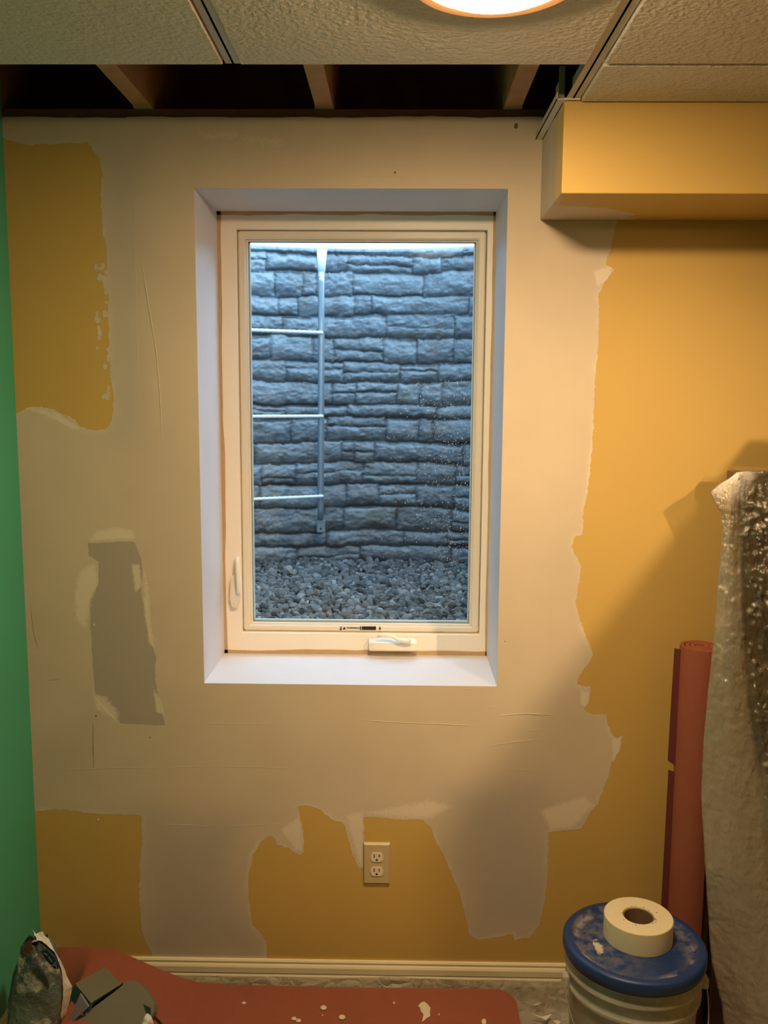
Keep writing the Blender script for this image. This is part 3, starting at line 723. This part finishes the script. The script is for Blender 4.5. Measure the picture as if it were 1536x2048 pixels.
# ------------------------------------------------------------------ clear plastic film
def film(name, base, op, rough=.18, b1=35, b2=140, strength=1., dist=.01):
    M = bpy.data.materials.new(name); M.use_nodes = True; k = NT(M); p = k.n['Principled BSDF']
    p.inputs['Base Color'].default_value = (*base, 1); p.inputs['Roughness'].default_value = rough; p.inputs['Specular IOR Level'].default_value = .9
    wv = k.new('ShaderNodeTexVoronoi', feature='DISTANCE_TO_EDGE'); wv.inputs['Scale'].default_value = b1
    nn = k.new('ShaderNodeTexNoise'); nn.inputs['Scale'].default_value = 12; k.link(k.pos(), nn.inputs['Vector'])
    vm = k.new('ShaderNodeVectorMath', operation='ADD'); sc = k.new('ShaderNodeVectorMath', operation='SCALE'); sc.inputs['Scale'].default_value = .12
    k.link(nn.outputs['Color'], sc.inputs[0]); k.link(k.pos(), vm.inputs[0]); k.link(sc.outputs[0], vm.inputs[1]); k.link(vm.outputs[0], wv.inputs['Vector'])
    h = k.math('ADD', k.math('MULTIPLY', k.noise(b2, 5, .7), .5), k.ramp(wv.outputs['Distance'], 0, .35))
    bp = k.bump(h, strength, dist); k.link(bp, p.inputs['Normal'])
    tr = k.new('ShaderNodeBsdfTransparent'); mx = k.new('ShaderNodeMixShader')
    f = k.math('ADD', op-.12, k.math('MULTIPLY', k.ramp(k.noise(16, 6, .65), .35, .75), .3), clamp=True)
    k.link(f, mx.inputs[0]); k.link(tr.outputs[0], mx.inputs[1]); k.link(p.outputs[0], mx.inputs[2]); k.link(mx.outputs[0], k.n['Material Output'].inputs[0])
    return M
M_FLOORFILM = film('floor_film', (.60, .56, .47), .50, .22, 22, 90, .9, .008)
def drape_film():
    M = bpy.data.materials.new('drape_film'); M.use_nodes = True; k = NT(M); p = k.n['Principled BSDF']
    p.inputs['Base Color'].default_value = (.60, .52, .41, 1); p.inputs['Roughness'].default_value = .35; p.inputs['Specular IOR Level'].default_value = .5
    milk = k.attr('milk')
    mp = k.new('ShaderNodeMapping'); mp.inputs['Scale'].default_value = (1, 1, .55); mp.inputs['Rotation'].default_value = (0, .7, 0); k.link(k.pos(), mp.inputs[0])
    n1 = k.noise(150, 5, .7, mp.outputs[0]); n2 = k.noise(38, 5, .65, mp.outputs[0]); n3 = k.noise(9, 3)
    h = k.math('ADD', k.math('MULTIPLY', n1, .35), k.math('ABSOLUTE', k.math('SUBTRACT', n2, .5)))
    bp = k.bump(h, 1., .006); k.link(bp, p.inputs['Normal'])
    gl = k.new('ShaderNodeBsdfGlossy'); gl.inputs['Roughness'].default_value = .18; gl.inputs[0].default_value = (1, .97, .9, 1); k.link(bp, gl.inputs['Normal'])
    tr = k.new('ShaderNodeBsdfTransparent')
    m1 = k.new('ShaderNodeMixShader'); k.link(k.math('MULTIPLY', milk, k.math('ADD', .7, k.math('MULTIPLY', n2, .6)), clamp=True), m1.inputs[0]); k.link(tr.outputs[0], m1.inputs[1]); k.link(p.outputs[0], m1.inputs[2])
    m2 = k.new('ShaderNodeMixShader'); k.link(k.math('MULTIPLY', k.ramp(n3, .25, .6), .38), m2.inputs[0]); k.link(m1.outputs[0], m2.inputs[1]); k.link(gl.outputs[0], m2.inputs[2])
    k.link(m2.outputs[0], k.n['Material Output'].inputs[0]); return M
M_DRAPEFILM = drape_film()

# sheet on the floor, turned up against the baseboard
nx_, ny_ = 260, 90
X = np.linspace(XL+.018, 1.4, nx_); v = np.linspace(0, 1, ny_)
P = np.zeros((ny_, nx_, 3))
for i, vv in enumerate(v):
    for_len = vv*1.5
    P[i, :, 0] = X
    top = ZBB-.040-.018*(vnoise(X, X*0, 5, 40)-.4)
    if vv < .06:
        t = vv/.06; P[i, :, 1] = -.0165-.012*t**2-.010*vnoise(X, X*0+vv*8, 12, 41); P[i, :, 2] = top*(1-t)+.006
    else:
        t = (vv-.06)/.94; P[i, :, 1] = -.0385-1.0*t; P[i, :, 2] = .003
U_, V_ = np.meshgrid(X, v)
near = np.clip((v-.04)/.03, 0, 1)[:, None]
crk = np.abs(vnoise(P[..., 0], P[..., 1], 16, 42, 4, .6)-.5)*2
P[..., 2] += near*(.003+.020*(1-crk)**3*(vnoise(P[..., 0], P[..., 1], 5, 43)))
mb = MB(); mb.grid(P); fs_o = mb.build('plastic_floor_sheet', M_FLOORFILM, smooth=True)
tag(fs_o, 'clear crumpled plastic sheet covering the floor along the baseboard', 'plastic sheet')

# ------------------------------------------------------------------ red mat on the floor
M_MAT = mat('red_foam', (.30, .088, .050), .7, noise=.10, nscale=12, bump=.5, bscale=420)
ym = -.075
zm = atz(700, 1972, .03)
MZ = .030
edge_px = [(120, 1894), (180, 1893), (230, 1898), (265, 1914), (300, 1930), (330, 1943), (365, 1957), (400, 1966), (450, 1970)]
ex = np.array([aty(a, b, ym)[0] for a, b in edge_px]); ez = np.array([aty(a, b, ym)[2] for a, b in edge_px])
MZ = float(ez[-1])
ex = np.concatenate([[XL+.02, XL+.06], ex, [1.]]); ez = np.concatenate([[ez[0]-.01, ez[0]-.002], ez, [MZ]])
xR = atz(1038, 2048, MZ)[0]+.004; rc_ = .055
cols = np.concatenate([np.linspace(XL+.022, -.45, 70), np.linspace(-.445, xR-.06, 30), xR-.06+.06*np.sin(np.linspace(.05, math.pi/2, 16))])
rows = 60; P = np.zeros((rows, len(cols), 3))
for j, x in enumerate(cols):
    yt = ym
    dxr = x-(xR-rc_)
    if dxr > 0: yt = ym-(rc_-math.sqrt(max(0, rc_**2-dxr**2)))
    zz = np.interp(x, ex, ez)
    for i in range(rows):
        t = i/(rows-1); y = yt-(.62+yt-ym)*t
        P[i, j] = (x, y, MZ+(zz-MZ)*max(0, 1-t*(.9+80*max(0, -.765-x)))+.0015*math.sin(9*x+5*y))
mb = MB(); mb.grid(P); Q = P.copy(); Q[..., 2] -= .006; mb.grid(Q[:, ::-1])
rim_idx = [(0, j) for j in range(len(cols))]+[(i, len(cols)-1) for i in range(1, rows)]
A = [P[i, j] for i, j in rim_idx]; B = [Q[i, j] for i, j in rim_idx]; mb.grid(np.array([A, B]))
mat_o = thing('exercise_mat', (-.2, ym-.3, 0), 'red foam mat lying unrolled on the floor below the window', 'mat')
mb.build('sheet', M_MAT, mat_o, angle=50)
mb = MB(); mb.box((-.55, ym-.55, .0), (xR-.06, ym-.05, MZ-.007), .004); 
mb.build('folded_layer', M_MAT, mat_o)
M_DRY = mat('dried_compound', (.74, .64, .50), .7, noise=.06, bump=.4, bscale=90)
def splat(poly, hgt=.0025):
    cx_, cy_ = np.mean([p[0] for p in poly]), np.mean([p[1] for p in poly])
    z = MZ+.0014; o = [atz(a, b, z) for a, b in poly]; c0 = atz(cx_, cy_, z)
    vs = o+[np.array(c0)*.4+np.array(p)*.6+np.array([0, 0, hgt]) for p in o]+[np.array(c0)+np.array([0, 0, hgt*1.2])]
    n = len(o); fs = [(i, (i+1) % n, n+(i+1) % n, n+i) for i in range(n)]+[(n+i, n+(i+1) % n, 2*n) for i in range(n)]
    mb = MB(); mb.add(vs, fs); mb.build('compound_splat', M_DRY, mat_o, smooth=True)
for (cx_, cy_, rx, ry) in ((647, 2015, 6.5, 5), (588, 2037, 5.5, 3.5), (597, 2041, 5.5, 3.5), (684, 2034, 7, 5), (788, 2006, 2.5, 2), (878, 2029, 1.8, 1.6), (488, 2006, 5, 2), (968, 2043, 5, 6), (645, 2031, 1.5, 1.2)):
    splat(ell(cx_, cy_, rx, ry))
splat([(836, 2012), (842, 2005), (848, 2003), (855, 2008), (861, 2015), (860, 2026), (861, 2032), (854, 2036), (847, 2042), (844, 2044), (848, 2033), (846, 2028), (841, 2022), (840, 2016)], .003)
M_SCRAP = mat('paper_scrap', (.80, .76, .68), .4)
for i, (poly, lb) in enumerate((([(1067, 2015), (1078, 2003), (1085, 2008)], 'tiny white triangular scrap on the plastic left of the bucket'),
                ([(1064, 2031), (1085, 2034), (1105, 2028), (1092, 2041)], 'largest white scrap flake on the plastic left of the bucket'),
                ([(1106, 2045), (1114, 2041), (1122, 2044), (1116, 2050)], 'small white scrap touching the bucket foot'))):
    mb = MB(); P = [atz(a, b, .03) for a, b in poly]; P[0][2] += .004
    mb.prism(P, (0, 0, .0012)); tag(mb.build('paper_scrap', M_SCRAP), lb, 'scrap', 'white scraps on the plastic sheet')

# ------------------------------------------------------------------ bucket with lid and the tape roll
LZ = .395; lc = atz(1268, 1879, LZ); LR = .160
M_PAIL = film('pail_plastic', (.60, .58, .49), .62, .3, 3, 8, .05, .001)
M_LID = None
def lid_mat():
    M = bpy.data.materials.new('blue_lid'); M.use_nodes = True; k = NT(M); b = k.n['Principled BSDF']; b.inputs['Roughness'].default_value = .42
    f = k.noise(26, 6, .68); g = k.noise(9, 4); mk = k.math('MULTIPLY', k.ramp(f, .52, .72), k.ramp(g, .42, .62))
    sx = k.new('ShaderNodeSeparateXYZ'); k.link(k.pos(), sx.inputs[0])
    rr = k.math('SQRT', k.math('ADD', k.math('MULTIPLY', sx.outputs[0], sx.outputs[0]), k.math('MULTIPLY', sx.outputs[1], sx.outputs[1])))
    inner = k.ramp(rr, .142, .128); ringm = k.math('MULTIPLY', k.ramp(rr, .112, .132), inner)
    left = k.ramp(sx.outputs[0], .05, -.09)
    side = k.math('MAXIMUM', left, k.ramp(sx.outputs[0], .07, .12))
    dust = k.math('MULTIPLY', k.math('MULTIPLY', k.ramp(k.noise(40, 6, .7), .40, .62), side), inner)
    mk = k.math('MAXIMUM', k.math('MULTIPLY', dust, .22), k.math('MULTIPLY', k.math('MULTIPLY', ringm, k.ramp(k.noise(30, 5), .45, .6)), .6))
    # thick smear of compound left of the tape
    ddx = k.math('SUBTRACT', sx.outputs[0], -.082); ddy = k.math('SUBTRACT', sx.outputs[1], -.012)
    el = k.math('ADD', k.math('MULTIPLY', k.math('MULTIPLY', ddx, ddx), 5200), k.math('MULTIPLY', k.math('MULTIPLY', ddy, ddy), 620))
    sm = k.ramp(k.math('ADD', el, k.math('MULTIPLY', k.noise(70, 5, .7), 3.2)), 2.15, 1.75)
    mk = k.math('MAXIMUM', mk, sm)
    k.link(k.mix(mk, (.010, .040, .15), (.60, .54, .44)), b.inputs['Base Color'])
    k.link(k.bump(k.math('ADD', mk, k.noise(200, 3)), .2, .001), b.inputs['Normal']); return M
bk = thing('bucket', (lc[0], lc[1], 0.008), 'clear white plastic bucket with a blue lid at lower right', 'bucket')
mb = MB(); z = LZ
pail = [(0, .010), (.128, .010), (.131, .014), (.1415, z-.105), (.149, z-.104), (.1495, z-.098), (.143, z-.092), (.1435, z-.066), (.151, z-.064), (.1515, z-.058), (.1455, z-.052), (.1465, z-.030), (.1465, z-.012)]
mb.lathe(pail, (lc[0], lc[1], 0), 72); mb.build('pail', M_PAIL, bk, angle=50)
mb = MB(); mb.lathe([(0, .013), (.125, .013), (.1395, z-.085), (.136, z-.078), (0, z-.08)], (lc[0], lc[1], 0), 64); mb.build('compound_fill', mat('grey_compound', (.115, .095, .065), .6, noise=.25, nscale=30), bk, angle=50)
mb = MB(); mb.lathe([(0, z-.010), (.128, z-.010), (.1335, z-.007), (.137, z-.001), (.143, z+.001), (.153, z-.0005), (.157, z-.005), (.1575, z-.022), (.1555, z-.026), (.1535, z-.026), (.1535, z-.032), (.151, z-.033), (.1475, z-.03), (.1470, z-.012), (.13, z-.0125), (0, z-.0125)], (lc[0], lc[1], 0), 96)
lid = mb.build('lid', lid_mat(), bk, angle=50); lid['label'] = 'blue lid smeared with white compound'
# bail handle and its ears
M_WIRE = mat('bail_wire', (.45, .43, .38), .35, .8)
pts = []
for a in np.linspace(0, math.pi, 40):
    ca, sa = math.cos(a), math.sin(a)
    pts.append((lc[0]-.162*ca*.98, lc[1]-.02-(.158*sa), z-.085-.16*sa))
mb = MB(); mb.tube(pts, .0018, 6); mb.build('bail_handle', M_WIRE, bk, smooth=True)
for s in (-1, 1):
    mb = MB(); mb.box((lc[0]+s*.148, lc[1]-.032, z-.098), (lc[0]+s*.163, lc[1]-.008, z-.072), .004); mb.build('handle_ear', M_PAIL, bk)
# joint tape
tc = atz(1277, 1831, z-.010+.052); TR = .0765
tz = z-.010; Rt = Matrix.Translation((tc[0], tc[1], tz+.0005))
tp = thing('joint_tape_roll', (tc[0], tc[1], tz+.0005), 'roll of cream paper joint tape lying on the blue bucket lid', 'tape')
M_TAPE = mat('paper_tape', (.78, .69, .47), .75, noise=.04, nscale=60, bump=.25, bscale=500)
mb = MB(); mb.lathe([(.0345, 0), (TR, 0), (TR+.0003, .002), (TR, .0505), (TR-.0015, .052), (.0355, .0522), (.0345, .0505), (.0345, 0)], (0, 0, 0), 80, Rt); mb.build('paper', M_TAPE, tp, angle=40)
mb = MB(); mb.lathe([(.0315, .001), (.0345, .001), (.0345, .049), (.0315, .049), (.0315, .001)], (0, 0, 0), 48, Rt); mb.build('cardboard_core', mat('brown_core', (.20, .12, .06), .85, noise=.15), tp, angle=40)
M_SMUDGE = mat('grey_smudge', (.30, .25, .17), .9)
for i in range(14):
    a = random.random()*6.28; q = .036+.012*random.random()**2
    p = Rt @ Vector((q*math.cos(a), q*math.sin(a), .0523))
    bm = bmesh.new(); bmesh.ops.create_icosphere(bm, subdivisions=1, radius=.0012+.0016*random.random(), matrix=Matrix.Translation(p) @ Matrix.Diagonal((1.4, 1, .1, 1)))
    mb = MB(); mb.bm(bm); mb.build('smudge', M_SMUDGE, tp)

# ------------------------------------------------------------------ rolled red mat standing at the wall
rc0 = aty(1402, 1293, -.085)
rl = thing('rolled_mat', (rc0[0], -.085, 0), 'rolled red foam mat standing upright against the wall beside the plastic drape', 'mat')
turns = 3.4; n = 150; Zr = float(aty(1402, 1291, -.085)[2])
L = []
for i in range(n):
    t = i/(n-1); a = 2.6+turns*2*math.pi*t; r = .012+.041*t
    L.append((rc0[0]+r*math.cos(a), -.085+r*math.sin(a), r, a))
mb = MB(); th_ = .0098
ring_o = []
for (x, y, r, a) in L:
    ca, sa = math.cos(a), math.sin(a); ring_o.append(((x, y), (x-th_*ca, y-th_*sa)))
for zz in (0.004, Zr): pass
vs = []; fs = []
for (o_, i_) in ring_o: vs += [(*o_, .004), (*i_, .004), (*i_, Zr), (*o_, Zr)]
for k_ in range(n-1):
    a, b = 4*k_, 4*(k_+1)
    for j in range(4): fs.append((a+j, a+(j+1) % 4, b+(j+1) % 4, b+j))
fs += [(0, 1, 2, 3), tuple(4*(n-1)+q for q in (3, 2, 1, 0))]
mb.add(vs, fs); mb.build('roll', M_MAT, rl, angle=40)
# loose end of the roll, lifted along the left side and torn in the middle
M_MATD = mat('mat_gap_shade', (.12, .022, .02), .75)  # darker mat red, puts the shade of the gap into the loose end
xe = rc0[0]-.054
for (z0, z1, w0) in ((.06, .70, .010), (.715, Zr-.01, .010)):
    mb = MB(); mb.add([(xe+.010, -.094, z0), (xe-.004-w0*.5, -.080, z0+.01), (xe-.006, -.080, z1), (xe+.010, -.094, z1), (xe+.010, -.088, z0), (xe-.004-w0*.5, -.074, z0+.01), (xe-.006, -.074, z1), (xe+.010, -.088, z1)],
                      [(0,1,2,3),(7,6,5,4),(0,4,5,1),(1,5,6,2),(2,6,7,3),(3,7,4,0)]); mb.build('loose_end', M_MATD, rl)

# ------------------------------------------------------------------ flat screen on a low stand, covered in plastic
ty = -.15; sl = aty(1481, 947, ty); sb = aty(1500, 1560, ty)
x0 = float(sl[0]); zt_ = float(sl[2]); zb_ = float(sb[2])
tv = thing('television', (x0+.5, ty, zb_), 'dark flat television under clear plastic at the right edge', 'television')
M_TVB = mat('black_bezel', (.012, .010, .008), .35); M_SCR = mat('dark_screen', (.008, .008, .008), .18, spec=.5)
mb = MB(); mb.box((x0, ty, zb_+.05), (x0+1.0, ty+.05, zt_), .004); tvb = mb.build('case', M_TVB, tv)
mb = MB(); mb.box((x0+.016, ty-.0008, zb_+.07), (x0+.984, ty+.001, zt_-.016)); mb.build('screen', M_SCR, tv)
mb = MB(); mb.box((x0-.012, ty+.012, zt_-.03), (x0+1.0, ty+.052, zt_+.003), .002); mb.build('top_rail', mat('brown_top', (.16, .10, .055), .5), tv)
mb = MB(); mb.box((x0+.40, ty+.01, zb_+.012), (x0+.60, ty+.04, zb_+.06)); mb.box((x0+.28, ty-.04, zb_), (x0+.72, ty+.09, zb_+.012), .004); mb.build('foot', M_TVB, tv)
st = thing('media_stand', (x0+.5, ty, 0), 'low dark stand under the draped television', 'stand')
M_STD = mat('dark_brown_wood', (.055, .026, .016), .5, noise=.3)
mb = MB(); mb.box((x0+.02, ty-.06, zb_-.03), (x0+1.0, ty+.12, zb_-.001), .003); mb.build('top', M_STD, st)
for (lx, ly) in ((x0+.022, ty-.055), (x0+.94, ty-.055), (x0+.022, ty+.06), (x0+.94, ty+.06)):
    mb = MB(); mb.box((lx, ly, 0.012), (lx+.045, ly+.045, zb_-.03), .003); mb.build('leg', M_STD, st)
mb = MB(); mb.box((x0+.03, ty-.05, .20), (x0+.96, ty+.09, .222), .002); mb.build('shelf', M_STD, st)

# the drape itself: front sheet with a fold flaring out on its left
def interp(tbl, y): 
    a = np.array(tbl, float); return np.interp(y, a[:, 0], a[:, 1])
TA = [(943, 1476), (955, 1462), (968, 1440), (985, 1420), (1000, 1426), (1030, 1442), (1080, 1443), (1160, 1436), (1290, 1426), (1400, 1414), (1500, 1405), (1600, 1401), (1700, 1405), (1800, 1411), (1900, 1417), (1960, 1421), (2048, 1440), (2200, 1452)]
TB = [(943, 1480), (960, 1479), (1080, 1481), (1200, 1485), (1300, 1488), (1400, 1496), (1500, 1512), (1600, 1524), (1700, 1534), (1800, 1548), (2200, 1590)]
rowsY = np.concatenate([np.linspace(943, 1100, 60), np.linspace(1103, 2170, 330)])
rowsP = []
for py in rowsY:
    s = (py-943)/(2170-943)
    yA = ty-.012-.05*s**.8; yB = ty-.016-.115*s**.9; yC = ty+.056-.03*s
    A = aty(interp(TA, py), py, yA); B = aty(interp(TB, py), py, yB)
    zz = B[2]; A = np.array([A[0], yA, zz]); B = np.array([B[0], yB, zz])
    C_ = np.array([B[0]+.05+.03*s, yC, zz])
    row = [C_*(1-t)+A*t for t in np.linspace(0, 1, 12)]
    row += [A*(1-t)+B*t+np.array([0, -.010*math.sin(math.pi*t)*min(1, s*4), 0]) for t in np.linspace(0, 1, 36)[1:]]
    Ex = x0+1.02
    for t in np.concatenate([np.linspace(0, .24, 90)[1:], np.linspace(.25, 1, 40)]):
        x = B[0]*(1-t)+Ex*t
        y = B[1]+(.030*s)*(math.sin(x*34+3*s)*.5+.5)*(-1)*min(1, t*8)+ (.02*s)*math.sin(x*11)*min(1, t*5)
        y = min(y, ty-.004-(.10 if zz < zb_+.01 else .10*max(0, 1-(zz-zb_)/.15)) * min(1, t*6))
        row.append(np.array([x, y, zz]))
    rowsP.append(row)
P = np.array(rowsP)
am = np.clip((rowsY-948)/120, 0, 1)[:, None]; ci = np.arange(P.shape[1])[None]
fr_ = np.clip((ci-46)/6, 0, 1); xs_ = P[..., 0]; zs_ = P[..., 2]
q1 = vnoise(xs_+.5*zs_, zs_-.3*xs_, 34, 60, 4, .62); q2 = vnoise(xs_, zs_, 9, 62, 3); rid = 1-np.abs(q1-.5)*2
P[..., 1] -= am*(fr_*(.016*rid**3*np.clip(q2*2.2-.5, 0, 1)+.010*(vnoise(xs_, zs_, 14, 63, 3)-.35))+(1-fr_)*.0035*rid**2)
P[..., 0] += am*.003*(vnoise(zs_, zs_*0+ci*.05, 12, 61, 3)-.5)
P[..., 2] = np.maximum(P[..., 2], .02+.004*np.sin(P[..., 0]*60))
# fold over the top of the screen
top = P[0].copy(); top2 = top.copy(); top2[47:, 1] = ty+.056; top2[47:, 2] += .006; top1 = top.copy(); top1[47:, 2] += .007; top1[47:, 1] = ty+.01
P = np.concatenate([top2[None], top1[None], P], 0)
mb = MB(); mb.grid(P); dp = mb.build('plastic_drape', M_DRAPEFILM, smooth=True)
yy_ = np.concatenate([[943, 943], rowsY])[:, None]; cc_ = np.arange(P.shape[1])[None]
left = np.clip((47-cc_)/4, 0, 1)*np.clip((yy_-1010)/130, 0, 1); low = np.clip((yy_-1420)/200, 0, 1)
milk = .07+.36*left+.17*low*(1-left)+.10*low*left
at = dp.data.attributes.new('milk', 'FLOAT', 'POINT'); at.data.foreach_set('value', np.broadcast_to(milk, P.shape[:2]).reshape(-1).astype(np.float32))
tag(dp, 'clear plastic sheet draped over the television and stand at the right edge', 'plastic sheet')

# ------------------------------------------------------------------ torn compound bag in the left corner
by_ = -.30
bgc = aty(80, 1990, by_)
bag = thing('compound_bag', (bgc[0], by_, .01), 'torn grey-green paper bag standing in the left corner', 'bag')
def bag_mat():
    M = bpy.data.materials.new('printed_bag'); M.use_nodes = True; k = NT(M); b = k.n['Principled BSDF']; b.inputs['Roughness'].default_value = .55
    f = k.noise(18, 5, .6); g = k.noise(7, 4)
    c = k.mix(k.ramp(g, .4, .6), (.14, .185, .15), (.06, .085, .09))
    c = k.mix(k.math('MULTIPLY', k.ramp(f, .55, .64), .75), c, (.55, .54, .42))
    k.link(c, b.inputs['Base Color']); k.link(k.bump(k.noise(30, 5, .65), .9, .012), b.inputs['Normal']); return M
Lpx = [(1880, 52), (1900, 40), (1940, 30), (1990, 24), (2048, 20), (2250, 10)]; Rpx = [(1880, 88), (1900, 108), (1930, 122), (1975, 131), (2010, 128), (2048, 122), (2250, 118)]
rowsP = []
for py in np.concatenate([np.linspace(1882, 2230, 40)]):
    a = aty(interp(Lpx, py), py, by_); b = aty(interp(Rpx, py), py, by_); zz = max(MZ+.012, (a[2]+b[2])/2)
    s = (py-1882)/(2230-1882); cx_ = (a[0]+b[0])/2; rx = (b[0]-a[0])/2; ry = .022+.035*min(1, s*2.2)
    row = []
    for q in np.linspace(0, 2*math.pi, 49):
        ca, sa = math.cos(q), math.sin(q); e = 2/2.8
        x = cx_+rx*math.copysign(abs(ca)**e, ca); y = by_+ry*math.copysign(abs(sa)**e, sa)
        dn = .010*(vnoise(math.cos(q)*2+5, zz*14+math.sin(q)*2+5, 1.6, 71, 3)-.5)
        top_j = (.030*(vnoise(math.cos(q)*2+9, math.sin(q)*2+9, 2.2, 72, 3)-.5)+.016*math.cos(q)*0) if s < .12 else 0
        row.append((x+dn*ca, y+dn*sa*1.4, zz+top_j*(1-s/.12)))
    rowsP.append(row)
P = np.array(rowsP); P[:, -1] = P[:, 0]
mb = MB(); mb.grid(P); mb.build('printed_paper', bag_mat(), bag, smooth=True)
def flat_strip(name, pts, yy, material, parent, th=.0012, jag=0.):
    mb = MB(); P = []
    for a, b in pts:
        p = aty(a, b, yy); p = p+np.array([random.uniform(-jag, jag), random.uniform(-.004, .004), random.uniform(-jag, jag)]); P.append(p)
    mb.prism(P, (0, th, 0)); return mb.build(name, material, parent)
M_PAPER = mat('white_paper', (.70, .66, .60), .8, noise=.12, nscale=40, bump=.8, bscale=60, bdist=.004)
def torn(pts_out, pts_in, y0, y1, name, seed):
    A = np.array([aty(a, b, y0) for a, b in pts_out]); B = np.array([aty(a, b, y1) for a, b in pts_in]); n = 40
    tt = np.linspace(0, 1, len(A)); t = np.linspace(0, 1, n)
    a = np.stack([np.interp(t, tt, A[:, i]) for i in range(3)], -1); b = np.stack([np.interp(t, np.linspace(0, 1, len(B)), B[:, i]) for i in range(3)], -1)
    a[:, 0] += .004*(vnoise(t, t*0, 22, seed, 2)-.5); a[:, 2] += .004*(vnoise(t, t*0, 19, seed+1, 2)-.5)
    rows_ = [a*(1-q)+b*q+np.stack([0*t, .010*(vnoise(t, t*0+q, 12, seed+2)-.5), 0*t], -1) for q in np.linspace(0, 1, 6)]
    mb = MB(); mb.grid(np.array(rows_)); return mb.build(name, M_PAPER, bag, smooth=True)
o = torn([(64, 1857), (72, 1868), (84, 1864), (88, 1872), (98, 1876), (104, 1892), (122, 1920), (134, 1952), (144, 1972), (142, 1990), (138, 2006), (134, 2022), (124, 2040), (116, 2052)],
     [(74, 1878), (84, 1882), (92, 1888), (100, 1897), (108, 1904), (114, 1914), (122, 1938), (126, 1960), (127, 1978), (126, 1994), (124, 2008), (122, 2024), (116, 2042), (110, 2054)], by_+.006, by_-.012, 'torn_liner', 80)
o['label'] = 'torn white inner paper'
torn([(46, 1900), (46, 1888), (52, 1880), (62, 1876), (74, 1876)], [(50, 1902), (52, 1896), (58, 1888), (66, 1884), (76, 1882)], by_+.03, by_+.02, 'torn_liner', 90)
mb = MB(); q = [(44, 1906), (52, 1884), (64, 1880), (66, 1900), (60, 1915)]
M_KRAFT = mat('brown_kraft', (.16, .085, .04), .85, noise=.3, nscale=60); flat_strip('brown_lining', q, by_-.026, M_KRAFT, bag)
M_LOGO = mat('dark_blue_print', (.012, .03, .05), .6); M_LOGOL = mat('pale_blue_print', (.13, .18, .19), .6)
yy = by_-.062
def bag_front(a, b):
    return aty(a, b, by_-.054)
mb = MB(); mb.prism([bag_front(*p) for p in ((82, 1902), (94, 1900), (108, 1915), (117, 1930), (116, 1938), (108, 1937), (92, 1920))], (0, .006, 0)); em = mb.build('printed_emblem', M_LOGO, bag)
mb = MB()
for seg_ in (((97, 1913), (104, 1924)), ((103, 1934), (111, 1924)), ((111, 1924), (113, 1936)), ((105, 1930), (112, 1931)), ((88, 1906), (95, 1910))):
    mb.tube([bag_front(*seg_[0])+np.array([0, -.0005, 0]), bag_front(*seg_[1])+np.array([0, -.0005, 0])], .0013, 6)
mb.build('emblem_strokes', M_LOGOL, em)

# ------------------------------------------------------------------ open grey case beside the bag
cs = thing('tool_case', (-.68, -.25, .01), 'open grey-green case with a rounded lid beside the torn bag', 'case')
M_CASE = mat('grey_green_plastic', (.17, .165, .12), .55, noise=.08, bump=.2, bscale=250)
M_TEAL = mat('teal_side', (.045, .12, .115), .5, noise=.1)
M_LAV = mat('lavender_lining', (.26, .25, .31), .6)
def q3(a, b, y): return aty(a, b, y)
# body top panel
A0, A1, A2, A3 = q3(150, 1967, -.235), q3(211, 1934, -.165), q3(243, 1968, -.215), q3(182, 2006, -.285)
mb = MB(); mb.prism([A0, A1, A2, A3], (0, .012, -.012)); mb.build('back_panel', M_CASE, cs)
# teal end wall falling from the panel's left edge
dn = np.array([-.045, -.012, -.15])
mb = MB(); mb.prism([A0, A3, A3+dn, A0+dn+np.array([-.02, 0, -.02])], (.004, .004, -.002)); mb.build('end_wall', M_TEAL, cs)
mb = MB(); B0, B1, B2 = q3(160, 1988, -.292), q3(177, 2014, -.30), q3(128, 2060, -.302)
mb.prism([B0, B1, B2], (.001, .004, .0)); mb.build('lining', M_LAV, cs)
# nearly black slab filling the gap between panel and lid
mb = MB(); mb.prism([q3(181, 2004, -.272), q3(244, 1966, -.208), q3(225, 2040, -.26), q3(150, 2060, -.29)], (0, .02, -.02)); mb.build('dark_inside', mat('near_black', (.008, .007, .006), .9), cs)
# body under the panels, standing on the mat
fp = [A0, A1, A2, q3(300, 1996, -.285), q3(300, 2046, -.30), q3(150, 2060, -.30)]
hb = min(p_[2] for p_ in fp)-.02-MZ-.012
mb = MB(); mb.prism([p_-np.array([0, -.004, .028]) for p_ in fp], (0, 0, -max(.02, hb-.02))); mb.build('body', M_TEAL, cs)
# rounded lid
lidp = [(126, 2066), (177, 2022), (239, 1976), (252, 1963), (268, 1960), (284, 1970), (300, 1990), (309, 2008), (308, 2024), (301, 2038), (288, 2060)]
mb = MB(); 
def lidpt(a, b): return q3(a, b, -.30+(2050-b)*.0007+(a-200)*.0001)
L_ = [lidpt(*p) for p in lidp]
mb.prism(L_, (.004, .014, -.012)); mb.build('lid', M_CASE, cs)
# strap and crumpled paper beside it
mb = MB(); mb.tube([q3(300, 2030, -.27), q3(310, 2036, -.27), q3(320, 2046, -.27), q3(330, 2062, -.27)], .006, 8, .3); mb.build('strap', M_TVB, cs)
bm = bmesh.new(); c_ = q3(293, 2046, -.335); bmesh.ops.create_icosphere(bm, subdivisions=3, radius=.014, matrix=Matrix.Translation(c_))
for v in bm.verts:
    d = v.co-Vector(c_); v.co = Vector(c_)+d*(1+.5*mnoise.noise(v.co*90)) 
mb = MB(); mb.bm(bm); tag(mb.build('crumpled_paper', M_PAPER), 'crumpled white paper wad at the lid corner of the grey case', 'paper')
